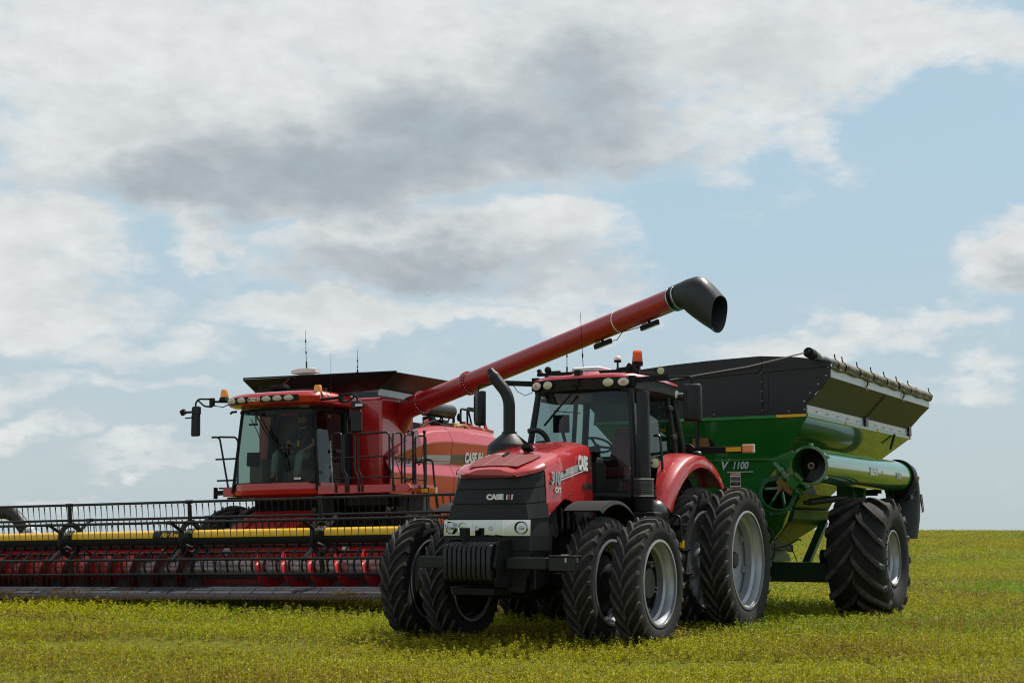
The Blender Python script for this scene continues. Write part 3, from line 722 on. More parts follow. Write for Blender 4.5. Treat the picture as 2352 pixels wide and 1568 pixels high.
q = MB(); q.box((1.48, -.73, 3.32), (.08, .10, .18)); q.tube(fillet([(1.48, -.74, 3.30), (1.5, -.72, 3.18), (1.52, -.66, 3.13)], .05), .02, 8)
q.tube([(1.47, -1.1, 3.34), (1.47, -1.02, 3.24), (1.48, -.9, 3.18), (1.48, -.78, 3.22)], .006, 5); q.build('mirror_bracket', 'blackm', TR, bevel=.008)
# exhaust stack with perforated can, right front corner of the cab
q = MB(); E0 = Vector((2.12, -.80, 0))
q.lathe([(.0, 1.7), (.29, 1.7), (.29, 2.40), (.285, 2.45), (.27, 2.48), (.10, 2.615), (.10, 2.64), (0, 2.64)], 32, Matrix.Translation(E0)); st_ = q.build('exhaust_can', 'black', TR, smooth=30)
q = MB(); q.lathe([(.2915, 2.10), (.2915, 2.38)], 40, Matrix.Translation(E0))
pm = mat('perforated_steel', (.017, .018, .02), .5); nt = pm.node_tree; vo = nt.nodes.new('ShaderNodeTexVoronoi'); vo.feature = 'F1'; vo.inputs['Randomness'].default_value = 0; vo.inputs['Scale'].default_value = 28
tcx = nt.nodes.new('ShaderNodeTexCoord'); nt.links.new(tcx.outputs['Object'], vo.inputs['Vector']); mrx = nt.nodes.new('ShaderNodeMapRange'); mrx.inputs[1].default_value = .25; mrx.inputs[2].default_value = .35
nt.links.new(vo.outputs['Distance'], mrx.inputs[0]); mxx = nt.nodes.new('ShaderNodeMix'); mxx.data_type = 'RGBA'; mxx.inputs[6].default_value = (.001, .001, .001, 1); mxx.inputs[7].default_value = (.02, .021, .023, 1)
nt.links.new(mrx.outputs[0], mxx.inputs[0]); nt.links.new(mxx.outputs[2], nt.nodes['Principled BSDF'].inputs['Base Color'])
q.build('heat_shield', pm, st_, smooth=60)
q = MB(); pth = fillet([E0 + Vector((0, 0, 2.55)), E0 + Vector((0, 0, 3.12)), E0 + Vector((.03, -.20, 3.36)), E0 + Vector((.05, -.27, 3.48))], .22, 8)
q.tube(pth, [.076] * (len(pth) - 4) + [.075, .070, .060, .040], 20, cap=False); q.build('exhaust_pipe', 'black', TR, smooth=50, solid=.006)
q = MB(); q.tube(fillet([(1.92, -.62, 2.66), (1.80, -.52, 2.68), (1.72, -.44, 2.58), (1.70, -.42, 2.40)], .1), .035, 10); q.tube(fillet([(1.9, -.5, 2.50), (1.75, -.42, 2.52), (1.7, -.4, 2.4)], .06), .022, 8); q.build('exhaust_hose', 'hose', TR)
# intake column with bellows at the left front corner
I0 = Vector((1.66, .92, 0)); q = MB()
q.lathe([(0, 3.14), (.075, 3.14), (.085, 3.12), (.085, 2.60), (.090, 2.58), (.090, 2.02), (0, 2.02)], 28, Matrix.Translation(I0)); ic = q.build('intake_column', 'black', TR, smooth=30)
q = MB(); pr = []
for i in range(7): z = 2.01 - i * .030; pr += [(.118, z), (.131, z - .008), (.131, z - .018), (.118, z - .026)]
q.lathe([(0, 2.015)] + pr + [(0, 1.80)], 32, Matrix.Translation(I0)); q.build('bellows', 'printdark', ic, smooth=30)
q = MB()
for z in (2.015, 1.80): q.lathe([(.128, z), (.134, z), (.134, z - .014), (.128, z - .014)], 32, Matrix.Translation(I0))
q.build('clamp', 'bolt', ic)
q = MB(); q.lathe([(0, 1.81), (.125, 1.80), (.125, 1.58), (0, 1.58)], 28, Matrix.Translation(I0)); q.box((1.56, .92, 1.50), (.5, .42, .18)); q.build('intake_base', 'blackm', TR, bevel=.03)
q = MB(); q.ball((1.45, 1.0, 1.60), .19, 16, sc=(1, .8, .8)); q.build('filter_housing', 'printdark', TR, smooth=60)
q = MB(); q.tube([(1.25, 1.02, 1.55), (1.05, 1.00, 1.76)], .075, 14); q.cyl((1.10, 1.005, 1.71), (1.04, 1.0, 1.785), .082, 16); q.build('fuel_filler', 'blackm', TR)
q = MB(); q.cyl((1.055, 1.0, 1.755), (1.02, .998, 1.80), .072, 16); q.box((1.01, .998, 1.81), (.05, .10, .02), rotm('Y', -.7)); q.build('fuel_cap', 'bolt', TR)
# work light on the column, hand rail
q = MB(); T = Matrix.Translation((1.52, 1.02, 2.22)) @ basis((.95, .3, -.05)); q.lathe([(0, -.05), (.05, -.045), (.072, .015), (.064, .02)], 22, T); q.lathe([(.064, .015), (0, .03)], 22, T, 1); q.bar((1.6, .96, 2.22), (1.48, 1.02, 2.22), .03, .03); q.build('work_lamp', ['blackg', 'ledlens'], TR)
q = MB(); q.tube(fillet([(1.12, .84, 2.60), (1.12, .93, 2.60), (1.10, .95, 2.2), (1.06, .93, 1.98), (1.02, .88, 1.96), (.98, .82, 1.97)], .06), .017, 8); q.build('grab_handle', 'blackg', TR)
# rear fenders
for sd in (1, -1):
    q = MB(); cx, cz = .27, .98
    def fpt(a, b):
        an = R(30) + R(106) * a                     # 0 = front tip, 1 = rear end
        f = max(0, (R(88) - an) / R(58))
        yi = .74 + .28 * f ** 1.3; yo = 1.13 + .03 * math.sin(PI * a)
        bb = min(1, b / .7); lk = max(0, (b - .7) / .3)
        rr = 1.42 - .05 * bb ** 3 - lk * (.17 - .04 * a); y = yi + (yo - yi) * bb + .02 * math.sin(lk * PI * .5)
        return (cx + rr * math.cos(an) * (1 if math.cos(an) > 0 else 1.06), sd * y, cz + rr * math.sin(an))
    q.grid(fpt, 30, 16); fo = q.build('rear_fender', 'red', TR, smooth=70, solid=.018)
    q = MB(); q.grid(lambda a, b: (cx + (.25 + 1.08 * b) * math.cos(R(22) + R(122) * a), sd * .71, cz + (.25 + 1.08 * b) * math.sin(R(22) + R(122) * a)), 16, 3); q.build('fender_liner', 'blackm', fo, solid=.01)
    # turn signal arm
    q = MB(); q.bar((-.16, sd * .66, 2.46), (-.16, sd * 1.62, 2.46), .05, .085, (0, 0, 1)); q.prism([(sd * .55, 2.40), (sd * .55, 2.56), (sd * .85, 2.56), (sd * .92, 2.5), (sd * .92, 2.40)], 'x', -.2, -.14); sa = q.build('signal_arm', 'blackm', TR, bevel=.006)
    q = MB(); q.box((-.128, sd * 1.50, 2.462), (.012, .22, .062)); q.build('reflector', 'reflector', sa)
    q = MB(); q.box((-.16, sd * 1.70, 2.468), (.07, .15, .105)); q.build('signal_lens', 'amber', sa, bevel=.012)
    q = MB(); q.box((-.165, sd * 1.705, 2.468), (.055, .175, .12)); q.build('signal_housing', 'galv', sa, bevel=.012)
q = MB(); q.ball((-.10, .98, 2.40), .07, 12, sc=(1.1, 1.2, .8)); q.box((-.1, .98, 2.36), (.2, .16, .06)); q.build('fender_lamp', 'blackg', TR)
q = MB()
for z, y in ((2.62, .76), (3.02, .71)): q.box((.36, y + .05, z), (.13, .05, .07)); q.box((.27, y + .04, z), (.06, .05, .06))
q.build('door_hinge', 'black', TR, bevel=.012)
# steps on the left
q = MB()
for z, x in ((.46, .62), (.78, .70), (1.10, .78), (1.42, .86)): q.box((x, .98, z), (.30, .34, .03))
for dx in (-.15, .15): q.bar((.60 + dx, .98, .42), (.88 + dx, .92, 1.62), .03, .08)
q.bar((.93, .86, 1.0), (.93, 1.12, 1.02), .03, .03); q.tube(fillet([(1.0, .98, 1.55), (1.02, 1.16, 1.54), (1.02, 1.17, 1.20)], .06), .018, 8); q.build('step_ladder', 'darksteel', TR, bevel=.006)
q = MB(); q.box((1.0, 1.17, 1.17), (.05, .05, .09)); q.build('marker_lamp', 'yellow', TR, bevel=.008)
# wiper
q = MB(); q.bar((1.665, -.10, 3.16), (1.675, -.40, 2.86), .012, .02); q.bar((1.675, -.28, 2.98), (1.69, -.50, 2.74), .014, .026); q.build('wiper', 'blackm', TR)
# inside the cab
q = MB(); q.box((.50, -.0, 2.14), (.5, .5, .14)); q.loft([[(.20 - .1 * t, y * (.27 - .05 * t), 2.18 + .56 * t + (0 if abs(y) < 1 else -.05 * t)) for y in (-1, -.7, .7, 1)] + [(.10 - .1 * t, y * (.27 - .05 * t), 2.18 + .56 * t) for y in (1, .7, -.7, -1)] for t in (0, .5, .85, 1.0)], True); q.build('seat', 'seatred', TR, bevel=.03)
q = MB(); q.box((.5, 0, 1.9), (.4, .36, .4)); q.box((.45, -.42, 2.22), (.5, .22, .3)); q.box((1.34, 0, 2.0), (.3, .36, .5)); q.build('console', 'interior', TR, bevel=.03)
q = MB(); T = Matrix.Translation((1.10, 0, 2.50)) @ rotm('Y', -.45); q.lathe([(.20 + .016 * math.cos(a), .016 * math.sin(a)) for a in [2 * PI * i / 8 for i in range(8)]], 28, T, close=True)
for k in range(3): a = 2 * PI * k / 3; q.bar(T @ Vector((0, 0, -.02)), T @ Vector((.19 * math.cos(a), .19 * math.sin(a), 0)), .02, .03)
q.tube([T @ Vector((0, 0, 0)), (1.28, 0, 2.15)], .035, 8); q.build('steering_wheel', 'blackm', TR)
q = MB(); q.box((1.18, -.50, 2.80), (.06, .22, .24), rotm('Z', .3)); q.tube([(1.15, -.50, 2.72), (1.12, -.46, 2.5), (.95, -.40, 2.3)], .025, 8); q.box((1.2, -.3, 2.44), (.1, .3, .06)); q.tube([(1.2, -.6, 2.98), (1.2, -.2, 2.93)], .008, 6); q.build('monitor', 'blackm', TR, bevel=.01)
q = MB(); q.box((1.05, -.25, 3.12), (.5, 1.0, .05)); q.box((1.5, .05, 3.1), (.06, .18, .10)); q.build('headliner', 'interior', TR)

# ------------------------------------------------------------------ grain cart
CT = frame(.5138, 0, 3.8705, 23.9169, 'grain_cart')
tag(CT, 'green grain cart with black extension sides hitched behind the tractor', 'grain cart')
XF_, XR_, W2, W1 = 2.0, -4.15, 2.15, 1.77
# hopper as stacked rectangles
def rect(x0, x1, w, z, wl=None): return [(x1, -w, z), (x1, w, z), (x0, w, z), (x0, -w, z)]
q = MB(); q.loft([rect(XR_, XF_, W1, 3.045), rect(-3.05, 1.76, 1.345, 2.50), rect(-2.95, 1.74, 1.28, 2.43), rect(-2.2, 1.74, 1.02, 2.12), rect(-.75, 1.45, .45, 1.25), rect(-.2, 1.35, .30, .92)], True)
hop = q.build('hopper', 'green', CT, smooth=20, bevel=.015)
q = MB(); q.loft([rect(XR_ - .02, XF_ + .02, W1 + .02, 3.04), rect(XR_ - .02, XF_ + .02, W1 + .02, 3.095)], True); q.build('hopper_lip', 'greenlip', CT, bevel=.006)
q = MB(); q.box((1.748, .4, 2.43), (.03, 2.0, .03)); q.bar((-1.1, 1.70, 2.98), (-1.0, 1.36, 2.53), .02, .03); q.bar((-.8, 1.36, 2.53), (-.6, 1.05, 2.12), .03, .03); q.build('hopper_rib', 'green', hop, bevel=.004)
q = MB()
for x0, x1 in ((1.3, 1.98),): q.box((2.024, (x0 + 1.76) / 2, 3.068), (.006, 1.76 - x0, .042))
for x in (.0, -1.9, -4.1): q.box((x, W1 + .024, 3.068), (.12, .006, .042))
q.build('reflector', 'reflector', CT)
# extension: front panel with arched top
def arch(y):
    ks = [(-2.15, 3.74), (-1.5, 3.84), (-.9, 3.905), (-.42, 3.945), (.3, 3.98), (1.06, 4.0), (1.66, 3.95), (2.15, 3.86)]
    for (a, za), (b, zb) in zip(ks, ks[1:]):
        if y <= b + 1e-6: return za + (zb - za) * (y - a) / (b - a)
    return 3.86
prof = [(-W1, 3.10), (-W1, 3.26), (-W2, 3.62)] + [(-W2 + 2 * W2 * i / 24, arch(-W2 + 2 * W2 * i / 24)) for i in range(25)] + [(W2, 3.62), (W1, 3.26), (W1, 3.10)]
for xx, nm in ((XF_, 'front_extension'), (XR_, 'rear_extension')):
    q = MB(); q.prism(prof, 'x', xx - .02, xx + .02); po = q.build(nm, 'blackg', CT, smooth=20)
    if nm == 'front_extension':
        q = MB()
        for y in (-1.06, 1.06):
            q.box((xx + .03, y, 3.535), (.03, .05, .86)); q.box((xx + .024, y + .07, 3.535), (.008, .10, .86))
        q.bar((xx + .03, -W2, 3.66), (xx + .03, W2, 3.81), .03, .05); q.box((xx + .026, 0, 3.12), (.014, 2 * W1, .05)); q.build('panel_seam', 'blackg', po)
        q = MB()
        for y in (-1.04, 1.09):
            for k in range(6): q.ball((xx + .05, y, 3.16 + k * .145), .011, 8)
        for k in range(6): t = k / 5; q.ball((xx + .024, 1.74 + (.38) * max(0, min(1, (t - .25) / .6)), 3.15 + .62 * t), .016, 8)
        for y in (-1.7, -.6, .3, 1.5): q.ball((xx + .036, y, 3.13), .012, 8)
        q.build('rivet', 'bolt', po)
# left and right sides of the extension: strip, sloping flare, strip
for sd in (1, -1):
    L = (XR_ + .02, XF_ - .021)
    def slab(y0, z0, y1, z1, t=.012, xa=L[0], xb=L[1]):
        q = MB(); n = Vector((0, -(z1 - z0), (y1 - y0))).normalized() * t
        q.loft([[(x, sd * y0, z0), (x, sd * y1, z1), (x, sd * (y1 + n.y), z1 + n.z), (x, sd * (y0 + n.y), z0 + n.z)] for x in (xa, xb)], True); return q
    slab(W1, 3.10, W1, 3.225).build('lower_strip', 'galv', CT)
    sf = slab(W1 + .004, 3.225, W2 - .002, 3.622).build('side_extension', 'olive_bounce', CT)
    q = MB(); q.bar((-1.12, sd * (W1 + .02), 3.22), (-1.10, sd * (W2), 3.60), .02, .02); q.build('side_seam', 'olive_bounce', sf)
    slab(W2, 3.622, W2, 3.775).build('upper_strip', 'galv', CT)
    q = MB()
    for x in (-1.12, -4.05): q.box((x, sd * (W1 + .02), 3.19), (.16, .05, .19))
    for x in (.1, -2.2): q.tube(fillet([(x, sd * (W2 + .03), 3.82 - .04), (x, sd * (W2 + .03), 3.66), (x, sd * (W2 - .06), 3.60)], .03), .012, 6)
    q.bar((-2.95, sd * (W1 + .03), 3.07), (-3.0, sd * 1.70, 2.80), .03, .03); q.build('bracket', 'blackg', CT)
    q = MB()
    for k in range(11):
        x = XF_ - .5 - k * .55
        for d in (0, .05): q.ball((x + d, sd * (W1 + .014), 3.15), .012, 6)
    for x in (.1, -2.2):
        for d in (-.08, -.16): q.ball((x + d, sd * (W2 + .012), 3.70), .013, 6); q.ball((x + d - .02, sd * (W2 - .02), 3.605), .013, 6)
    q.build('rivet', 'bolt', CT)
# tarp: skirt along the left edge, straps and the rolled tube
rs = random.Random(3)
q = MB(); nt_ = 60
def skirt(a, b):
    x = XF_ - .02 + (XR_ - XF_ + .04) * a; w = .014 * math.sin(a * 71) + .010 * math.sin(a * 163 + 1)
    return (x, W2 + .02 + .05 * math.sin(PI * b) + w * (1 - abs(2 * b - 1)), 3.765 + .135 * b + .012 * math.sin(a * 47 + 2) * (1 if b < .2 else .4))
q.grid(skirt, 120, 6); q.tube([(XF_ - .02 + (XR_ - XF_ + .04) * i / 60, W2 + .025, 3.765 + .010 * math.sin(i * 47 / 60 + 2)) for i in range(61)], .026, 8); tp = q.build('tarp', 'tarp', CT, smooth=80)
q = MB(); q.tube([(XF_ + .18 - (XF_ - XR_ - .1) * i / 40, 1.93 + .02 * math.sin(i * 1.3), 3.955 - .02 * math.sin(PI * i / 40) + .012 * math.sin(i * 2.1)) for i in range(41)], [.050 + .007 * math.sin(i * 1.7) for i in range(41)], 14)
q.build('tarp_roll', 'tarpgrey', CT, smooth=70)
q = MB(); q.cyl((XF_ + .14, 1.93, 3.955), (XF_ + .36, 1.93, 3.965), .078, 18); q.cyl((XF_ + .36, 1.93, 3.965), (XF_ + .42, 1.93, 3.965), .04, 12); q.build('roller_end', 'blackm', CT)
q = MB(); q.cyl((XR_ + .3, 1.93, 3.95), (XR_ + .1, 1.93, 3.95), .06, 12); q.build('roller_end', 'blackm', CT)
for k in range(8):
    x = XF_ - .18 - (0 if k == 0 else .38 + .80 * (k - 1)) if k < 7 else XR_ + .05
    q = MB(); q.tube(fillet([(x, W2 + .01, 3.985), (x, W2 + .02, 3.90), (x, W2 + .085, 3.84), (x - .03, W2 + .05, 3.755)], .03), .010, 6); so = q.build('tarp_strap', 'blackm', CT)
    q = MB(); q.ball((x, W2 + .05, 3.885), .017, 6); q.build('strap_buckle', 'yellow', so)
q = MB(); q.tube([(XF_ + .40, 1.92, 3.965), (XF_ + .1, .9, 3.84), (XF_ + .06, -.3, 3.72), (XF_ + .06, -1.9, 3.55)], .011, 6); q.build('tarp_rope', 'rope', CT)
# writing on the front
q = MB(); q.text('1100', .155, face_T((1.757, .60, 2.345), (0, 1, 0), (0, 0, 1)), shear=.25, bold=.004, sx=.85); q.text('V', .23, face_T((1.757, .33, 2.36), (0, 1, 0), (0, 0, 1)), shear=.25, bold=.004); q.box((1.757, .60, 2.25), (.008, .42, .014)); q.build('lettering', 'galv', CT, smooth=0)
def danger(y, z, h, full=True):
    q = MB(); q.box((1.746, y, z), (.010, .17, h)); l = q.build('warning_label', 'paper', CT)
    q = MB(); q.box((1.753, y, z + h / 2 - .025), (.006, .16, .042)); q.build('label_header', 'labelred', l)
    q = MB(); q.text('DANGER', .038, face_T((1.757, y + .008, z + h / 2 - .026), (0, 1, 0), (0, 0, 1)), ext=.001, bold=.001); q.build('lettering', 'paper', l, smooth=0)
    if full:
        q = MB()
        for i in range(2): q.box((1.752, y, z + .015 - .072 * i), (.004, .155, .062))
        q.build('label_panel', 'blackm', l)
        q = MB()
        for i, t_ in enumerate(('ELECTRIC SHOCK', 'CAN CAUSE SERIOUS', 'INJURY OR DEATH', 'STAY CLEAR OF ALL', 'UTILITY LINES')): q.text(t_, .015, face_T((1.755, y, z + .036 - .019 * i - (.018 if i > 2 else 0)), (0, 1, 0), (0, 0, 1)), ext=.0005)
        q.build('lettering', 'paper', l, smooth=0)
danger(.52, 2.13, .23); danger(.47, 1.96, .10, False)
# sight window and ladder
q = MB(); q.prism([(-.20, 2.62), (.22, 2.62), (.14, 2.96), (-.12, 2.96)], 'x', 1.80, 1.875); wo = q.build('sight_window', 'blackm', CT)
q = MB(); q.prism([(-.15, 2.65), (.16, 2.65), (.10, 2.93), (-.09, 2.93)], 'x', 1.87, 1.885); q.build('window_pane', 'grain', wo)
q = MB()
for y in (.02, -.42): q.bar((2.06, y, 3.06), (2.0, y, 1.3), .05, .03)
for k in range(5): q.bar((2.03, .02, 1.5 + .33 * k), (2.03, -.42, 1.5 + .33 * k), .03, .03)
q.ball((2.07, .08, 3.03), .02, 8); q.build('ladder', 'blackg', CT)
# unloading auger: folded upper tube along the left side
AX, AZ = 1.95, 2.29
q = MB(); T = Matrix.Translation((0, AX, AZ)) @ rotm('Y', R(-90))   # local z -> -x ... front is low h
def xlathe(mb, prof, n=40, c=(AX, AZ), mi=0):
    """profile (radius, x) about an axis along x"""
    T = Matrix.Translation((0, c[0], c[1])) @ rotm('Y', R(90)); mb.lathe([(r, x) for r, x in prof], n, T, mi)
q = MB(); xlathe(q, [(.262, 2.50), (.262, -2.45), (.250, -2.45), (.250, 2.50)]); 
tb = q.build('auger_tube', 'green', CT, smooth=40)
q = MB(); xlathe(q, [(.25, 2.56), (.292, 2.56), (.292, 2.50), (.25, 2.50)]); xlathe(q, [(.25, 2.56), (.25, 2.50)])
for k in range(6): a = k * PI / 3 + .4; q.cyl((2.50, AX + .305 * math.cos(a), AZ + .305 * math.sin(a)), (2.565, AX + .305 * math.cos(a), AZ + .305 * math.sin(a)), .025, 10)
q.box((2.53, AX - .22, AZ - .22), (.06, .22, .16), rotm('X', .78)); q.build('tube_flange', 'green', tb, smooth=40)
q = MB(); xlathe(q, [(0, 2.40), (.045, 2.40), (.045, -2.3), (0, -2.3)], 16)
for k in range(3):
    q.grid(lambda a, b: (2.36 - .32 * (k + a), AX + (.05 + .18 * b) * math.cos(2 * PI * a + 4.2), AZ + (.05 + .18 * b) * math.sin(2 * PI * a + 4.2)), 24, 1)
q.build('auger_flighting', 'darksteel', tb, smooth=60, solid=.008)
q = MB(); xlathe(q, [(.045, 2.40), (.05, 2.44), (.03, 2.44), (.03, 2.38)], 16); q.build('drive_socket', 'knife', tb)
q = MB(); xlathe(q, [(.275, -2.42), (.30, -2.42), (.30, -2.55), (.275, -2.55)]); q.build('tube_collar', 'blackm', tb)
# spout: hooded downturn at the rear end
def sp_ring(x0, z0, rx, ry, tilt):
    n = 24; return [(x0 + rx * math.cos(2 * PI * i / n) * math.cos(tilt), AX + ry * math.sin(2 * PI * i / n), z0 + rx * math.cos(2 * PI * i / n) * math.sin(tilt)) for i in range(n)]
q = MB(); q.loft([sp_ring(-2.48, AZ, .29, .29, PI / 2), sp_ring(-2.68, AZ - .01, .285, .29, PI / 2 + .35), sp_ring(-2.76, AZ - .18, .30, .29, PI / 2 + .95), sp_ring(-2.80, AZ - .42, .31, .29, PI), sp_ring(-2.74, AZ - .75, .30, .28, PI), sp_ring(-2.62, AZ - 1.08, .27, .26, PI)], False)
sp = q.build('spout', 'black', CT, smooth=60, solid=.012)
q = MB(); q.tube([(-2.95, AX + .27, AZ - .30), (-3.05, AX + .27, AZ - .62)], .012, 6); q.tube([(-2.92, AX + .30, AZ - .30), (-3.02, AX + .30, AZ - .60)], .008, 6); q.box((-2.42, AX + .2, AZ - .36), (.16, .10, .07)); q.tube(fillet([(-2.42, AX + .25, AZ - .34), (-2.55, AX + .28, AZ - .22), (-2.66, AX + .28, AZ - .30)], .05), .01, 6); q.build('spout_actuator', 'blackg', sp)
q = MB(); q.box((-2.93, AX + .255, AZ - .02), (.02, .02, .07)); q.build('reflector', 'reflector', sp)
def tube_text(body, x, ang, size, **k):
    q = MB(); n = Vector((0, math.cos(ang), math.sin(ang))); u = Vector((0, -math.sin(ang), math.cos(ang)))
    q.text(body, size, face_T(Vector((x, AX, AZ)) + n * .268, (-1, 0, 0), u), ext=.003, **k); return q
q = tube_text('BRENT', .02, R(-2), .17, bold=.006, shear=.1, sx=.9); q.add(*MB._bx(.62, .05, .006), 0, face_T(Vector((-.78, AX, AZ)) + Vector((0, math.cos(.0), 0)) * .266, (-1, 0, 0), (0, 0, 1))); q.build('lettering', 'galv', tb, smooth=0)
q = tube_text('V1100', -1.50, R(-6), .15, bold=.004, shear=.2, sx=.8); q.build('lettering', 'galv', tb, smooth=0)
# lower auger: ring flange with three-arm spider, housing into the sump
LC = Vector((1.84, 1.22, 1.89))
q = MB(); xlathe(q, [(.235, 1.86), (.295, 1.86), (.295, 1.82), (.235, 1.82), (.235, 1.86)], 36, (LC.y, LC.z))
for k in range(6): a = k * PI / 3 + .2; q.cyl((1.82, LC.y + .30 * math.cos(a), LC.z + .30 * math.sin(a)), (1.865, LC.y + .30 * math.cos(a), LC.z + .30 * math.sin(a)), .028, 10)
lf_ = q.build('lower_flange', 'teal', CT, smooth=40)
q = MB(); hubp = LC + Vector((.10, .09, .10)); q.cyl(hubp - Vector((.12, 0, 0)), hubp + Vector((.05, 0, 0)), .05, 14)
for a in (2.75, 4.05, 5.2): q.bar(hubp - Vector((.04, 0, 0)), LC + Vector((-.02, .245 * math.cos(a), .245 * math.sin(a))), .035, .035)
q.build('spider', 'green', lf_)
q = MB(); q.cyl(hubp + Vector((.05, 0, 0)), hubp + Vector((.075, 0, 0)), .035, 12); q.build('drive_end', 'knife', lf_)
q = MB(); q.tube([LC + Vector((-.02, 0, 0)), (1.3, .95, 1.60), (.5, .2, 1.0)], .25, 28, cap=False); q.build('lower_auger', 'green', CT, smooth=50, solid=.01)
q = MB(); q.cyl((1.97, 1.22, 2.36), (1.97, 1.64, 1.88), .05, 16)
for t in (.25, .45, .72, .9): p = Vector((1.97, 1.22, 2.36)).lerp(Vector((1.97, 1.64, 1.88)), t); d = Vector((0, .42, -.48)).normalized(); q.cyl(p - d * .03, p + d * .03, .066, 16)
q.box((1.90, 1.44, 2.08), (.10, .30, .30), rotm('X', .85)); q.prism([(1.10, 2.42), (1.45, 2.56), (1.75, 2.10), (1.72, 1.98), (1.60, 1.92)], 'x', 1.76, 1.80); q.build('fold_hinge', 'green', CT, bevel=.008)
q = MB(); q.cyl((1.55, 1.62, 1.78), (1.20, 2.0, 1.84), .05, 16); q.cyl((1.20, 2.0, 1.84), (1.12, 2.08, 1.85), .03, 12); q.cyl((1.60, 1.56, 1.77), (1.55, 1.62, 1.78), .035, 10); q.build('hydraulic_cylinder', 'blackg', CT)
# undercarriage
q = MB(); q.loft([[(.44, 1.03, 1.688), (-1.52, 1.03, 1.688), (-1.52, .5, 1.688), (.44, .5, 1.688)], [(.44, .985, 1.533), (-1.52, .985, 1.533), (-1.52, .5, 1.533), (.44, .5, 1.533)]], True); q.loft([[(.42, .98, 1.53), (-1.5, .98, 1.53), (-1.5, .3, 1.53), (.42, .3, 1.53)], [(.15, .42, 1.02), (-.5, .42, 1.02), (-.5, .2, 1.02), (.15, .2, 1.02)]], True); q.loft([[(.42, .985, 1.692), (-1.5, .985, 1.692), (-1.5, .3, 1.692), (.42, .3, 1.692)], [(.62, 1.22, 1.93), (-1.2, 1.22, 1.93), (-1.2, .3, 1.93), (.62, .3, 1.93)]], True); q.build('cleanout_chute', 'greenf', CT, bevel=.008)
q = MB(); q.bar((-1.35, .95, 1.50), (-.30, .95, .80), .13, .09); q.prism([(1.55, 1.62), (1.35, .845), (-.55, .845), (-.45, .96), (-.05, 1.08), (.15, 1.45), (.9, 1.66)], 'y', .56, .62); q.bar((.5, .60, 1.12), (-.30, .72, 1.06), .05, .12); q.bar((-1.35, -.95, 1.50), (-.30, -.95, .80), .13, .09); q.bar((.9, -.75, 1.45), (.3, -.95, .80), .13, .09)
q.prism([(1.6, 1.55), (1.5, .84), (.3, .62), (.3, 1.2)], 'y', .34, .42); q.box((-1.4, 1.35, 1.95), (.22, .3, .7)); q.prism([(1.30, 2.25), (1.66, 2.25), (1.62, 1.92), (1.50, 1.45), (1.30, 1.35)], 'x', -1.6, -1.45); q.build('frame', 'greenf', CT, bevel=.01)
q = MB(); q.box((0, 0, .685), (.42, 3.3, .31)); q.cyl((0, 1.3, .93), (0, 2.2, .93), .12, 16); q.cyl((0, -1.3, .93), (0, -2.2, .93), .12, 16); q.box((0, 1.55, .8), (.4, .16, .45)); q.box((0, -1.55, .8), (.4, .16, .45)); q.build('axle', mat('dark_green_frame', (.008, .04, .014), .5, var=.2), CT, bevel=.015)
q = MB(); q.bar((1.4, .18, .72), (4.05, .05, .58), .16, .24); q.bar((1.4, -.18, .72), (4.05, -.05, .58), .16, .24); q.box((4.1, 0, .56), (.3, .12, .12)); q.box((1.5, 0, .75), (.4, .9, .25)); q.build('tongue', 'green', CT, bevel=.01)
q = MB(); q.tube([(1.52 + .05 * math.cos(a), .98 + .09 * math.cos(a), 1.15 + .24 * math.sin(a)) for a in [2 * PI * i / 20 for i in range(21)]], .012, 6); q.tube(fillet([(1.45, .9, 1.05), (.9, 1.05, 1.12), (.5, 1.1, 1.22), (.4, 1.1, 1.20)], .1), .012, 6); q.tube([(.8, 1.06, 1.13), (.55, 1.08, .86)], .008, 5); q.build('hydraulic_hose', 'hose', CT)
q = MB(); q.box((-2.0, 1.4, 1.98), (.5, .5, .05)); q.tube(fillet([(-2.0, 1.85, 2.05), (-2.05, 1.9, 1.85), (-2.25, 1.9, 1.86), (-2.3, 1.9, 2.05)], .08), .022, 8); q.box((-1.95, 1.62, 2.02), (.06, .34, .07)); q.build('rear_bracket', 'blackm', CT)
# wheels
ct_ = [mesh_of(tyre_mesh(.955, .93, .415, 15, .066, .100, .56, d, 100), 'cart_tyre', ['rubber', 'lug']) for d in (-1, 1)]
crim = mesh_of(rim_mesh(.428, .80, .08, .25, .10, -.05, 10), 'cart_rim', ['silver', 'bolt'])
for sd in (1, -1):
    w_ = wheel('wheel', CT, (0, sd * 2.07, .925), ct_, crim, sd < 0)
    if sd > 0:
        q = MB()
        for i, ch in enumerate('900/60 R 32'):
            if ch == ' ': continue
            a = R(38) - i * R(9.5); r_ = .66; p = Vector((r_ * math.cos(a), .466, r_ * math.sin(a)))
            # read clockwise seen from outside
            q.text(ch, .085, face_T(p, (math.sin(a), 0, -math.cos(a)), (math.cos(a), 0, math.sin(a))), ext=.006, bold=.002)
        q.build('lettering', 'blackm', w_, smooth=0)

# ------------------------------------------------------------------ combine harvester
CB = frame(.4149, .0157, -5.6285, 25.2, 'combine_harvester', -3.8, .30)
tag(CB, 'red combine harvester with its unloading tube swung out and a wide cutting header in front', 'combine')
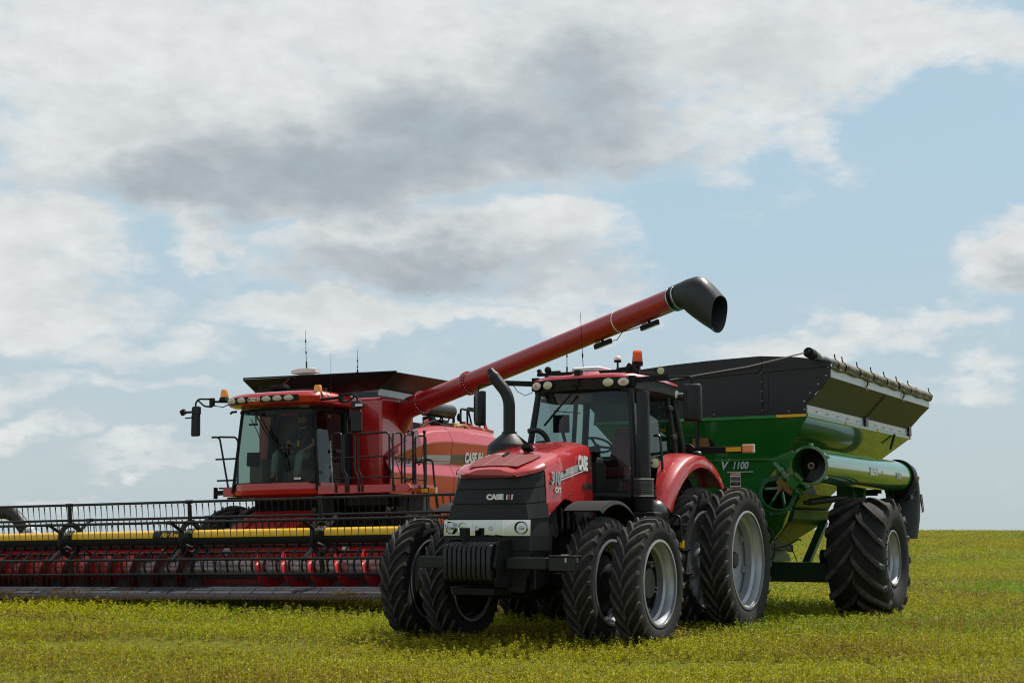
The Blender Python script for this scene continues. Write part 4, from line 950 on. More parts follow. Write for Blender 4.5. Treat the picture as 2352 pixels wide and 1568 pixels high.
# running gear
cft = [mesh_of(tyre_mesh(.955, .51, .55, 20, .055, .062, .42, d, 90), 'drive_tyre', ['rubber', 'lug']) for d in (1, -1)]
cfr = mesh_of(rim_mesh(.56, .44, -.05, .33, .16, -.05), 'drive_rim', ['silver', 'bolt'])
for y in (1.40, 2.07):
    for sd in (1, -1): wheel('drive_wheel', CB, (0, sd * y, .93), cft, cfr, sd < 0, None, .1 * y)
crt = [mesh_of(tyre_mesh(.70, .50, .36, 18, .045, .055, .42, d, 70), 'steer_tyre', ['rubber', 'lug']) for d in (1, -1)]
crr = mesh_of(rim_mesh(.37, .42, -.05, .25, .10, -.04), 'steer_rim', ['silver', 'bolt'])
for sd in (1, -1): wheel('steer_wheel', CB, (-3.75, sd * 1.35, .67), crt, crr, sd < 0)
q = MB(); q.box((-2.4, 0, 1.35), (6.0, 1.9, 1.1)); q.cyl((0, -2.0, .93), (0, 2.0, .93), .16, 16); q.cyl((-3.75, -1.3, .67), (-3.75, 1.3, .67), .1, 12); q.box((.75, .15, 1.82), (1.2, 1.5, .34)); q.prism([(1.35, 1.98), (1.35, 1.60), (.9, 1.2), (.2, 1.0), (.2, 1.98)], 'y', -.62, 1.15)
q.box((.8, 1.9, 1.88), (1.2, .9, .22)); q.box((.55, 2.2, 1.6), (.3, .2, .5)); q.build('chassis', 'blackm', CB, bevel=.02)
q = MB()
for k in range(7): a = rs.random(); q.tube(fillet([(1.0, .2 + .12 * k, 1.95), (1.25, .25 + .12 * k + .1 * a, 1.6), (1.5, .3 + .1 * k, 1.35)], .15), .018, 6)
q.cyl((1.38, .75, 1.72), (1.40, .75, 1.72), .05, 14); q.build('hydraulic_hose', 'hose', CB)
# feeder house
q = MB(); q.loft([[(1.0, -.60, 1.25), (1.0, .72, 1.25), (1.15, .72, 1.80), (1.15, -.60, 1.80)], [(2.55, -.66, .48), (2.55, .78, .48), (2.72, .78, 1.14), (2.72, -.66, 1.14)]], True)
q.box((2.70, .06, .80), (.14, 1.65, .85)); fh = q.build('feeder_house', 'red_matt', CB, bevel=.02)
q = MB(); q.bar((1.5, -.62, 1.6), (2.6, -.69, 1.15), .03, .08); q.bar((1.5, .74, 1.6), (2.6, .80, 1.15), .03, .08); q.bar((1.6, -.3, 1.66), (2.6, -.3, 1.20), .05, .03); q.bar((1.6, .4, 1.66), (2.6, .4, 1.20), .05, .03); q.build('feeder_rib', 'red_matt', fh)
# ---- cab
q = MB()
cp = []
def cab_out(z, g=0.0):
    k = (z - 2.2) / 1.45; w = .905 - .13 * k
    fr = [(1.62 + .15 * math.cos(t * PI / 2) - g, t * (w - .0)) for t in (-1, -.75, -.5, -.25, 0, .25, .5, .75, 1)]
    return [(x - .10 * k + .12 * k * 0, y, z) for x, y in fr]
gl = MB(); rows = [cab_out(2.24 + 1.42 * i / 8) for i in range(9)]
gl.loft(rows, False, False); gl.build('windscreen', 'glassd', CB, smooth=80, fix=False)
for sd in (1, -1):
    g = MB(); g.grid(lambda a, b: (1.60 - .10 * b - 1.12 * a, sd * (.935 - .135 * b + .0 * a), 2.10 + 1.55 * b), 2, 3); g.build('door_glass', 'glass', CB, smooth=80, fix=False)
q = MB()
for sd in (1, -1):
    q.tube([(1.60, sd * .945, 2.10), (1.50, sd * .805, 3.70)], .032, 8); q.tube([(.48, sd * .945, 2.08), (.40, sd * .81, 3.70)], .06, 8); q.tube([(.48, sd * .945, 2.10), (1.62, sd * .945, 2.10)], .035, 8)
    q.tube([(1.52, sd * .83, 3.62), (.42, sd * .83, 3.64)], .035, 8); q.bar((.38, sd * .9, 2.1), (.30, sd * .80, 3.7), .05, .22)
q.tube([(x, y, z) for x, y, z in cab_out(3.64)], .025, 6); q.tube([(x, y, z) for x, y, z in cab_out(2.23)], .025, 6)
q.box((.55, 0, 2.13), (2.0, 1.84, .10)); q.prism([(.33, 2.1), (.33, 3.0), (.28, 3.7), (.2, 3.7), (.2, 2.1)], 'y', -.25, .85); q.build('cab_frame', 'blackm', CB)
q = MB()
for z in (3.56, 2.36): q.prism([(0, 0), (.17, .03), (.17, .07), (0, .10)], 'y', 0, .012, T=Matrix.Translation((1.60 - .10 * (z - 2.2), .95 - .093 * (z - 2.2), z)) @ rotm('Z', PI))
q.box((.85, .935, 2.85), (.22, .05, .06)); q.build('door_hinge', 'darksteel', CB)
q = MB(); q.tube([(1.66, -.84, 3.63), (1.70, -.93, 3.62), (1.66, -.98, 3.60)], .022, 8); q.bar((1.69, -.50, 3.64), (1.70, -.55, 3.64), .03, .03); q.build('grab_rail', 'blackm', CB)
def ring_round(x0, x1, w, z, r=.16, bulge=.10, s=0):
    pts = []
    for t in [i / 10 for i in range(-10, 11)]: pts.append((x1 - s + bulge * (1 - t * t) - r * (abs(t) ** 6), t * (w - s), z))
    return pts + [(x0 + s, (w - s), z), (x0 + s, -(w - s), z)]
q = MB(); q.loft([ring_round(.2, 1.62, .955, 1.97, s=.05), ring_round(.2, 1.70, .965, 2.02), ring_round(.2, 1.72, .965, 2.10), ring_round(.2, 1.69, .965, 2.115), ring_round(.2, 1.69, .965, 2.23), ring_round(.2, 1.64, .965, 2.245, s=.04)], True); q.build('cab_fascia', 'red', CB, smooth=35)
q = MB(); q.loft([ring_round(.25, 1.72, 1.0, 3.69, s=.05), ring_round(.25, 1.80, 1.02, 3.73), ring_round(.25, 1.84, 1.03, 3.84), ring_round(.25, 1.82, 1.02, 3.91, s=.02), ring_round(.25, 1.74, .99, 3.955, s=.05), ring_round(.25, 1.5, .95, 3.985, s=.15)], True); roof = q.build('cab_roof', 'red', CB, smooth=45)
def roof_pt(y, z, o=0): t = y / 1.03; return Vector((1.84 + .10 * (1 - t * t) - .16 * abs(t) ** 6 + o, y, z))
for y0, y1, ls in ((-.99, -.40, (-.90, -.80, -.56)), (-.13, .69, (.02, .26, .50))):
    q = MB(); q.grid(lambda a, b: roof_pt(y0 + (y1 - y0) * a, 3.745 + .125 * b, .008), 12, 2); pnl = q.build('lamp_panel', 'blackm', roof, smooth=60, solid=.006)
    for y in ls:
        q = MB(); p = roof_pt(y, 3.807, .012); n = (roof_pt(y + .05, 3.8) - roof_pt(y - .05, 3.8)); n = Vector((n.y, -n.x, -.05)); q.lathe([(.066, -.012), (.070, .006), (.05, .018), (0, .024)], 24, Matrix.Translation(p) @ basis(n) @ Matrix.Diagonal((1.45, .85, 1, 1)) if abs(y) < .7 else Matrix.Translation(p) @ basis(n) @ Matrix.Diagonal((1.3, .85, 1, 1))); q.build('headlamp', 'lens', roof, smooth=60)
q = MB(); q.text('CASE IH', .105, face_T(roof_pt(-.265, 3.81, .008), roof_pt(-.2, 3.8) - roof_pt(-.33, 3.8), (0, 0, 1)), ext=.003, bold=.002, sx=.78); q.build('lettering', 'offwhite', roof, smooth=0)
q = MB(); q.bar((1.15, -.75, 4.03), (1.10, .82, 4.00), .10, .09); q.bar((1.05, -.70, 4.06), (1.0, .62, 4.05), .03, .04); q.box((1.2, -.18, 4.10), (.22, .34, .06)); q.box((1.2, -.14, 4.14), (.16, .24, .03)); q.cyl((1.15, -.66, 4.04), (1.15, -.66, 4.16), .02, 8)
for y in (-.6, .0, .6): q.box((1.1, y, 3.98), (.06, .06, .08))
q.build('roof_rail', 'blackm', roof, bevel=.008)
for p in ((1.55, -1.21, 3.86), (1.58, .93, 3.83)):
    q = MB(); q.lathe([(0, 0), (.115, 0), (.105, .03), (.085, .075), (0, .08)], 24, Matrix.Translation(p)); b_ = q.build('beacon', 'blackm', CB)
    q = MB(); q.lathe([(.078, .07), (.082, .085), (.070, .20), (.055, .225), (0, .23)], 24, Matrix.Translation(p)); q.build('beacon_lens', 'orange', b_, smooth=50)
# mirrors
q = MB(); q.bar((1.60, .97, 3.77), (1.60, 1.42, 3.79), .04, .05); q.box((1.60, 1.45, 3.78), (.08, .09, .16)); q.tube(fillet([(1.6, 1.46, 3.84), (1.6, 1.70, 3.85), (1.6, 1.79, 3.78), (1.6, 1.79, 3.68)], .05), .018, 8); q.tube(fillet([(1.6, 1.46, 3.70), (1.6, 1.62, 3.71), (1.6, 1.76, 3.82)], .05), .018, 8); q.tube([(1.6, 1.0, 3.72), (1.6, 1.2, 3.71), (1.6, 1.45, 3.74)], .01, 6); ma = q.build('mirror_arm', 'blackm', CB, bevel=.006)
q = MB(); q.box((1.60, 1.775, 3.63), (.09, .215, .16)); q.box((1.60, 1.775, 3.33), (.09, .225, .41), taper=.97); q.build('mirror', 'black', ma, bevel=.035, seg=3)
q = MB(); q.box((1.68, 1.90, 3.615), (.09, .17, .075)); q.build('led_lamp', 'blackm', ma, bevel=.012)
q = MB(); q.box((1.73, 1.90, 3.615), (.012, .15, .05)); q.build('lamp_lens', 'lens', ma)
q = MB(); q.bar((1.60, -1.0, 3.83), (1.60, -1.45, 3.86), .035, .04); q.box((1.6, -1.46, 3.85), (.08, .08, .16)); q.tube(fillet([(1.6, -1.46, 3.91), (1.6, -1.78, 3.93), (1.6, -1.85, 3.86), (1.6, -1.85, 3.74)], .05), .018, 8); q.tube(fillet([(1.6, -1.46, 3.76), (1.6, -1.64, 3.78), (1.6, -1.79, 3.90)], .05), .018, 8); q.tube([(1.6, -1.05, 3.80), (1.6, -1.2, 3.74), (1.6, -1.42, 3.78)], .01, 6); ma2 = q.build('mirror_arm', 'blackm', CB, bevel=.006)
q = MB(); q.box((1.60, -1.83, 3.70), (.09, .19, .18)); q.box((1.60, -1.84, 3.42), (.09, .19, .44), taper=.97); q.build('mirror', 'black', ma2, bevel=.035, seg=3)
q = MB(); q.bar((1.62, -1.9, 3.68), (1.66, -2.15, 3.67), .05, .04); q.box((1.66, -2.1, 3.68), (.08, .10, .10), rotm('X', .5)); q.tube([(1.64, -1.85, 3.57), (1.66, -2.05, 3.56)], .015, 6); q.build('mirror_camera', 'blackm', ma2, bevel=.006)
# wiper arms
q = MB(); q.tube([(1.74, -.40, 3.62), (1.79, .0, 3.05), (1.80, .30, 2.72)], .014, 6); q.tube([(1.74, -.32, 3.62), (1.79, .06, 3.05), (1.80, .34, 2.72)], .014, 6); q.tube([(1.80, .34, 2.98), (1.80, .33, 2.7), (1.79, .40, 2.42)], .016, 6); q.build('wiper', 'blackm', CB)
# ---- grain tank box behind the cab
q = MB(); q.prism([(-.98, 1.86), (.0, 1.86), (.06, 2.3), (.06, 3.85), (.02, 3.94), (-.98, 3.97)], 'y', -1.42, 1.45); tank = q.build('grain_tank', 'red', CB, smooth=30, bevel=.06, seg=4)
q = MB(); q.prism([(-1.62, 2.4), (-1.0, 2.4), (-1.0, 4.0), (-1.62, 4.02)], 'y', -1.35, 1.28); q.build('tank_rear', 'red_matt', CB, bevel=.03)
q = MB(); q.box((-.78, 1.385, 4.035), (1.62, .04, .13)); q.build('tank_strip', 'galv', CB)
def frect(x0, x1, y0, y1, z0, z1): return [(x1, y0, z1), (x1, y1, z0), (x0, y1, z0 + .05), (x0, y0, z1 + .05)]
q = MB(); q.loft([frect(-1.9, .07, -1.25, 1.36, 4.085, 3.97), frect(-2.2, .48, -1.52, 2.02, 4.345, 4.40)], False, True)
te = q.build('tank_extension', 'black', CB, smooth=20, solid=.015)
q = MB(); q.bar((.49, -1.5, 4.425), (.49, 2.02, 4.36), .03, .03); q.bar((.24, 1.0, 4.20), (.40, .85, 4.33), .015, .02); q.bar((.20, 1.06, 4.17), (.36, .92, 4.30), .015, .02); q.build('extension_rail', 'blackm', te)
q = MB(); q.loft([[(.35 + .13 * cx, -.10 + .28 * cy, z) for cx, cy in ((-1 + s, -1), (1 - s, -1), (1, -1 + s), (1, 1 - s), (1 - s, 1), (-1 + s, 1), (-1, 1 - s), (-1, -1 + s))] for z, s in ((4.46, .2), (4.49, .1), (4.53, .15), (4.545, .5))], True); q.box((.35, -.1, 4.44), (.1, .3, .04)); q.build('satellite_receiver', 'white', CB, smooth=40)
whip(CB, (.30, -.12, 4.52), .82, (.0, -.04), .009, (.42, .70)); whip(CB, (.30, 1.05, 4.36), .50, (0, 0), .009, (.30, .55)); whip(CB, (1.30, 1.04, 3.90), .78, (0, -.0), .005, ())
q = MB(); q.cyl((.30, 1.05, 4.34), (.30, 1.05, 4.42), .045, 10); q.build('antenna_base', 'darksteel', CB)
q = MB(); q.tube([(.5, -.40, 4.36), (.6, -.48, 4.24), (.8, -.42, 4.12), (1.0, -.22, 4.05)], .009, 6); q.build('antenna_cable', 'belt', CB)
# ---- side shells
def ztop(x):
    if x > -3.0: t = (x + .05) / -2.95; return 2.90 + .65 * math.sin(min(1, max(0, t)) * PI / 2) ** .85
    return 3.55 + .03 * min(1, (-3.0 - x) / 2)
def shell(sd, x):
    zt = ztop(x); k = (zt - 2.2) / 1.35
    pf = [(1.22, zt - .02), (1.32, zt), (1.38, zt - .015), (1.43, zt - .10), (1.47, zt - .125), (1.565, zt - .30 * k - .03), (1.566, zt - .31 * k - .045), (1.49, 2.72), (1.495, 2.67), (1.60, 2.47), (1.602, 2.45), (1.53, 1.8), (1.40, 1.05), (1.32, 1.0)]
    return [(x, sd * y, z) for y, z in pf]
for sd in (1, -1):
    a = MB(); xs1 = [-.05 - i * .1 for i in range(5)] + [-.5 - i * .25 for i in range(10)] + [-2.845]
    a.loft([shell(sd, x) for x in xs1], False, False); pf_ = a.build('side_panel', 'red', CB, smooth=9, solid=.03)
    a = MB(); a.loft([shell(sd, x) for x in (-2.865, -3.3, -3.8, -4.3, -4.8)] + [[(x - .45 + (.15 * max(0, (z - 3.2)) * -1), y * .995, z - (.0 if z < 3.2 else .02)) for x, y, z in shell(sd, -4.8)]], False, False); a.build('side_panel', 'red', CB, smooth=9, solid=.03)
# decals, left side
def on_side(x, z, o=.004):
    y = 1.49 + .08 * (z - 2.72) / .5 if z > 2.67 else 1.495 + .105 * (2.67 - z) / .2
    return Vector((x, y + .016 + o, z))
d = MB()
d.grid(lambda a, b: on_side(-1.22 - 1.62 * a, 2.69 + .16 * b + .05 * a + .02 * a * b, .006), 14, 6, 0); d.grid(lambda a, b: on_side(-2.87 - 2.0 * a, 2.745 + .18 * b + .09 * a, .006), 14, 6, 1); d.grid(lambda a, b: on_side(-1.5 - 2.0 * a, 2.735 + .016 * b + .065 * a, .012), 14, 1, 2)
d.build('side_stripe', ['printgrey', 'printdark', 'red'], CB, smooth=0, fix=False)
d = MB(); d.text('7120', .32, face_T(on_side(-.75, 2.74, .006), (-1, -.0, .03), (0, .16, 1)), bold=.016, shear=.3, sx=.82); l1 = d.build('lettering', 'offwhite', CB, smooth=0)
d = MB(); d.text('7120', .32, face_T(on_side(-.75, 2.74, .013), (-1, -.0, .03), (0, .16, 1)), bold=.002, shear=.3, sx=.82); d.build('lettering', 'blackm', CB, smooth=0)
d = MB(); d.text('CASE IH', .30, face_T(on_side(-3.97, 2.90, .014), (-1, 0, .045), (0, .16, 1)), bold=.012, sx=.86); d.build('lettering', 'offwhite', CB, smooth=0)
q = MB(); q.box((.05, .82, 3.80), (.012, .20, .20), mi=0); q.box((.058, .82, 3.875), (.008, .20, .05), mi=1); q.build('warning_label', ['paper', 'reflector'], CB)
q = MB(); q.box((-.35, 1.455, 2.24), (.09, .02, .10)); q.build('small_label', 'blackm', CB)
# ---- engine deck behind the tank
q = MB(); q.cyl((-2.7, 1.0, 3.93), (-3.95, 1.0, 3.96), .155, 20); q.cyl((-3.95, 1.0, 3.96), (-4.05, 1.0, 3.96), .155, 20, .08); q.cyl((-3.2, 1.0, 4.05), (-3.2, 1.0, 4.16), .05, 12); q.build('muffler', 'darksteel', CB)
q = MB()
for x in (-3.3, -3.7): q.tube(fillet([(x, .9, 3.82), (x, .95, 3.72), (x, 1.05, 3.72), (x, 1.1, 3.82)], .04), .02, 6)
q.box((-3.5, .95, 3.62), (.3, .3, .24)); q.cyl((-2.75, 1.05, 3.5), (-2.75, 1.05, 3.76), .13, 16); q.box((-3.3, .6, 3.5), (2.6, .9, .2)); q.tube(fillet([(-1.9, 1.25, 3.42), (-2.4, 1.25, 3.62), (-3.1, 1.2, 3.60), (-3.6, 1.2, 3.58)], .15), .03, 8); q.tube(fillet([(-2.0, 1.2, 3.5), (-2.6, 1.28, 3.66), (-2.9, 1.28, 3.58)], .1), .02, 8); q.build('engine', 'blackm', CB, bevel=.02)
q = MB(); q.box((-3.75, 1.2, 3.58), (.5, .2, .18)); q.tube(fillet([(-3.6, 1.3, 3.6), (-4.0, 1.3, 3.66), (-4.3, 1.3, 3.58)], .1), .025, 8); q.build('guard', mat('tan_guard', (.40, .28, .10), .5), CB, bevel=.01)
q = MB(); q.box((-4.6, 1.0, 3.60), (.9, .5, .16)); q.cyl((-4.3, 1.15, 3.6), (-4.3, 1.15, 3.76), .05, 12); q.cyl((-4.62, 1.15, 3.6), (-4.62, 1.15, 3.74), .05, 12); q.prism([(-5.35, 3.58), (-5.35, 3.95), (-5.42, 3.80), (-5.52, 3.68), (-5.70, 3.66), (-5.85, 3.66), (-5.85, 3.58)], 'y', 1.15, 1.19); q.box((-2.3, 1.2, 3.46), (.25, .15, .2)); q.box((-2.55, 1.1, 3.62), (.3, .04, .12), rotm('Y', .3)); q.build('engine_cover', 'red_matt', CB, bevel=.01)
q = MB(); q.box((-4.05, 1.02, 3.82), (.04, .05, .55)); q.tube(fillet([(-4.25, 1.1, 3.5), (-4.25, 1.1, 4.05), (-5.1, 1.1, 4.05)], .08), .026, 8); q.tube(fillet([(-4.6, 1.1, 3.5), (-4.6, 1.1, 4.10), (-5.25, 1.1, 4.10), (-5.25, 1.1, 3.5)], .08), .026, 8); q.tube([(-4.65, 1.1, 4.05), (-4.95, 1.1, 3.5)], .022, 8); q.ball((-4.2, 1.08, 3.85), .07, 10, sc=(.7, .7, 1.4)); q.build('deck_railing', 'blackm', CB)
q = MB(); q.box((-3.4, 0, 3.34), (3.6, 2.5, .12)); q.build('engine_deck', 'red_matt', CB)
q = MB(); q.loft([[(-4.9, y, z) for y, z in ((-1.38, 1.1), (1.38, 1.1), (1.5, 2.5), (1.42, 3.42), (-1.42, 3.42), (-1.5, 2.5))], [(-5.22, y, z) for y, z in ((-1.3, 1.2), (1.3, 1.2), (1.4, 2.5), (1.32, 3.36), (-1.32, 3.36), (-1.4, 2.5))]], True); q.build('rear_hood', 'red', CB, bevel=.04)
q = MB(); q.ball((-5.0, 1.3, 3.60), .05, 10); q.build('rear_marker', 'amber', CB)
# ---- platform, railings, ladder
q = MB(); q.box((1.02, 1.87, 2.12), (1.16, 1.80, .03)); q.build('platform', 'darksteel', CB)
q = MB(); q.prism([(.97, 2.0), (2.86, 2.0), (2.93, 2.07), (2.88, 2.145), (.97, 2.15)], 'x', 1.58, 1.64); q.box((1.0, 2.80, 2.07), (1.14, .06, .14)); q.build('platform_beam', 'red', CB, bevel=.008)
q = MB(); q.box((1.35, -1.06, 2.09), (.5, .24, .17)); q.build('side_beam', 'red', CB, bevel=.008)
q = MB(); q.bar((1.5, -1.16, 2.09), (1.5, -1.40, 2.085), .09, .09); q.box((1.5, -1.42, 2.085), (.10, .03, .22)); q.box((1.35, -1.0, 1.97), (.3, .3, .05)); q.build('side_bracket', 'blackm', CB)
rx = 1.66
def loop(mb, y0, y1, zt, mid=(2.66, 2.28), off=.08):
    mb.tube(fillet([(rx, y0 + off, 2.02), (rx, y0 + off, 2.30), (rx, y0, 2.42), (rx, y0, zt), (rx, y1, zt), (rx, y1, 2.42), (rx, y1 + off, 2.30), (rx, y1 + off, 2.02)], .09), .019, 8)
    for z in mid: mb.tube([(rx, y0 + (off if z < 2.35 else 0), z), (rx, y1 + (off if z < 2.35 else 0), z)], .014, 8)
for y0, y1, zt in ((1.285, 1.50, 3.12), (1.545, 1.77, 3.11), (1.845, 2.50, 3.095)):
    q = MB(); loop(q, y0, y1, zt); q.build('railing', 'blackg', CB, smooth=60)
ry = 2.56
for x0, x1 in ((1.82, 1.48), (1.36, 1.02), (.93, .50)):
    q = MB(); x0 -= .18; x1 -= .18; q.tube(fillet([(x0, ry, 2.1), (x0, ry, 3.08), (x1, ry, 3.10), (x1, ry, 2.1)], .09), .019, 8)
    for z in (2.64, 2.26): q.tube([(x0, ry, z), (x1, ry, z)], .014, 8)
    q.build('railing', 'blackg', CB, smooth=60)
q = MB()
for y in (2.64, 2.88): q.tube([(1.0, y, 2.0), (1.0, y, 3.10)], .02, 8); q.ball((1.0, y, 3.12), .036, 10)
q.build('gate_post', 'blackg', CB)
def chain(pa, pb, sag, n):
    mb = MB(); pa, pb = Vector(pa), Vector(pb)
    for i in range(n):
        t = (i + .5) / n; p = pa.lerp(pb, t) - Vector((0, 0, sag * 4 * t * (1 - t))); t2 = t + .01; d = (pa.lerp(pb, t2) - Vector((0, 0, sag * 4 * t2 * (1 - t2))) - p).normalized()
        L = (pb - pa).length / n + sag * 2.2 / n
        T = Matrix.Translation(p) @ basis(d) @ rotm('Z', (i % 2) * PI / 2)
        mb.tube([T @ Vector((.011 * math.cos(a), 0, L * .55 * math.sin(a))) for a in [2 * PI * j / 8 for j in range(9)]], .0042, 5)
    return mb
chain((1.0, 2.66, 3.02), (1.0, 2.87, 3.02), .50, 30).build('chain', 'darksteel', CB); chain((1.64, 2.52, 3.0), (1.0, 2.64, 2.3), .35, 34).build('chain', 'darksteel', CB); chain((rx + .03, 1.27, 2.98), (rx + .03, 1.33, 2.10), .02, 26).build('chain', 'bolt', CB)
q = MB(); q.tube(fillet([(1.0, 2.56, 1.85), (1.0, 2.70, 2.10), (1.0, 2.66, 2.56), (1.0, 2.86, 2.58), (1.0, 2.94, 1.65)], .08), .02, 8); q.tube(fillet([(1.0, 2.9, 2.61), (1.0, 3.05, 2.59), (1.0, 3.08, 2.2), (1.0, 3.18, 1.58)], .08), .02, 8)
for k in range(3): q.box((1.0, 3.02 + .01 * k, 1.65 - .3 * k), (.3, .36, .03))
q.box((.95, 2.75, 1.80), (.35, .26, .30)); q.box((.95, 2.45, 1.80), (.35, .22, .34)); q.build('ladder', 'blackg', CB)
q = MB(); q.box((1.02, 2.86, 2.035), (.03, .26, .10)); mk = q.build('marker_light', 'blackm', CB)
q = MB(); q.box((1.04, 2.87, 2.035), (.012, .21, .07)); q.build('reflector', 'yellow', mk); q = MB(); q.box((1.04, 3.06, 2.035), (.05, .12, .09)); q.build('amber_lens', 'amber', mk, bevel=.01); q = MB(); q.box((1.02, 3.13, 2.035), (.05, .025, .11)); q.build('lamp_case', 'galv', mk)
q = MB()
for sd in (-1,):
    q.tube(fillet([(1.2, -1.74, 3.20), (1.2, -1.56, 3.20), (1.2, -1.34, 2.2), (1.2, -1.30, 2.05)], .1), .02, 8); q.tube(fillet([(1.2, -1.58, 3.20), (1.2, -1.18, 3.18), (1.2, -1.12, 3.1), (1.2, -1.12, 2.1)], .08), .02, 8)
    for z, y in ((2.76, -1.64), (2.34, -1.60), (2.19, -1.55)): q.tube([(1.2, y, z), (1.2, -1.12, z)], .018, 8)
q.build('railing', 'blackg', CB, smooth=60)
# ---- unloading tube
A0_ = Vector((-.6, 1.86, 3.80)); A1_ = Vector((1.91, 8.04, 5.06)); dA = (A1_ - A0_).normalized()
def along(t): return A0_ + dA * t
LA = (A1_ - A0_).length
TA = Matrix.Translation(A0_) @ basis(dA)
q = MB(); q.lathe([(.19, -.02), (.19, LA)], 40, TA); at_ = q.build('unloading_tube', 'red_auger', CB, smooth=60, solid=.006)
for t in (.19, 1.62):
    q = MB(); q.lathe([(.185, t - .03), (.235, t - .03), (.235, t + .0), (.185, t + .0)], 40, TA, close=True); q.lathe([(.185, t + .004), (.235, t + .004), (.235, t + .034), (.185, t + .034)], 40, TA, close=True)
    for k in range(22):
        a = 2 * PI * k / 22
        for h_, s_ in ((t + .05, 1), (t - .045, 1)): q.ball(TA @ Vector((.214 * math.cos(a), .214 * math.sin(a), h_)), .014, 6, mi=1)
    q.build('tube_flange', ['red_auger', 'bolt'], at_)
q = MB()
for t in (4.3, 5.3, 6.35): q.lathe([(.188, t), (.194, t + .005), (.194, t + .012), (.188, t + .017)], 40, TA)
q.build('tube_seam', 'red_auger', at_)
q = MB(); q.lathe([(.191, 5.55), (.200, 5.553), (.200, 5.567), (.191, 5.57)], 40, TA); q.build('tube_strap', 'offwhite', at_)
side = dA.cross(Vector((0, 0, 1))).normalized(); dn = side.cross(dA).normalized() * -1
if dn.z > 0: dn = -dn
for t in (5.12, 6.22):
    p = along(t) + dn * .27; q = MB(); q.bar(p - dA * .20, p + dA * .20, .055, .085, dn); q.bar(along(t) + dn * .18, p, .035, .05); q.tube(fillet([p - dA * .2, p - dA * .2 - dn * .06 + dA * .03, p - dA * .05 - dn * .06], .03), .008, 5); wl_ = q.build('work_lamp', 'blackm', at_, bevel=.006)
    q = MB(); q.bar(p - dA * .18 + dn * .045, p + dA * .18 + dn * .045, .035, .01, dn); q.build('lamp_lens', 'ledlens', wl_)
q = MB(); q.tube([along(5.3) + dn * .27, along(5.45) + dn * .30, along(5.6) + dn * .20, along(5.8) + dn * .22, along(6.05) + dn * .24], .008, 6); q.build('lamp_cable', 'hose', at_)
q = MB(); q.lathe([(.185, LA), (.202, LA), (.202, LA + .05), (.185, LA + .05)], 40, TA); q.lathe([(.193, LA + .05), (.203, LA + .055), (.203, LA + .07), (.193, LA + .075)], 40, TA); q.build('rubber_collar', 'blackm', at_)
q = MB()
for t in (.01, .13): q.lathe([(.202, LA + t), (.207, LA + t + .003), (.207, LA + t + .02), (.202, LA + t + .023)], 40, TA)
q.build('hose_clamp', 'bolt', at_)
# bent rubber hood: widens, turns down and ends in a wide, nearly upright mouth
q = MB(); rings = []
for (ty, tz, by, bz, w_, sw, xc) in ((8.00, 5.262, 8.11, 4.868, .203, 0, 1.90), (8.16, 5.315, 8.24, 4.90, .215, 0, 1.90), (8.34, 5.375, 8.30, 4.83, .26, 0, 1.91), (8.50, 5.405, 8.40, 4.74, .285, 0, 1.92), (8.63, 5.37, 8.50, 4.66, .285, .005, 1.92), (8.73, 5.27, 8.60, 4.585, .275, .02, 1.93), (8.82, 5.16, 8.70, 4.52, .26, .04, 1.93), (8.90, 5.05, 8.79, 4.45, .25, .06, 1.93)):
    c_ = Vector((xc, (ty + by) / 2, (tz + bz) / 2)); v_ = Vector((0, ty - by, tz - bz)) / 2; n_ = 32; ring = []
    for i in range(n_):
        a = 2 * PI * i / n_; ca, sa = math.cos(a), math.sin(a); pw = .82
        ca2 = math.copysign(abs(ca) ** pw, ca); sa2 = math.copysign(abs(sa) ** pw, sa)
        ring.append(c_ + v_ * ca2 + Vector((w_ * sa2, -sw * sa2, 0)))
    rings.append(ring)
side = Vector((1, 0, 0)); d_ = Vector((0, .45, -.85)).normalized()
q.loft(rings, False); so_ = q.build('spout', mat('spout_rubber', (.022, .026, .029), .42, var=.2, spec=.4), at_, smooth=60, solid=.014)
q = MB(); pm_ = rings[-1]; k0 = 10
q.loft([[pm_[k0 + j] + d_ * -.02 + (pm_[k0 + j] - sum((Vector(v) for v in pm_), Vector()) / 32) * .012 for j in range(6)], [pm_[k0 + j] - d_ * .17 + (pm_[k0 + j] - sum((Vector(v) for v in pm_), Vector()) / 32) * .012 for j in range(6)]], False, False); q.build('tape_patch', 'offwhite', so_, smooth=60, solid=.004)
# elbow and swing cylinder at the foot of the tube
q = MB(); q.tube(fillet([A0_ + dA * .02, A0_ - dA * .30, Vector((-.95, 1.20, 3.3)), Vector((-.98, 1.1, 2.6))], .3, 6), .21, 24); q.prism([(-1.5, 2.9), (-.95, 2.9), (-.85, 3.5), (-1.1, 3.75), (-1.6, 3.6)], 'y', 1.20, 1.26); q.cyl((-1.05, 1.33, 3.45), (-1.62, 1.28, 3.28), .05, 12); q.box((-1.65, 1.27, 3.2), (.14, .12, .2)); q.build('tube_elbow', 'red_auger', CB, smooth=50)
q = MB(); q.cyl((-.80, 1.38, 3.53), (-1.05, 1.33, 3.45), .035, 12); q.build('cylinder_rod', 'chrome', CB)
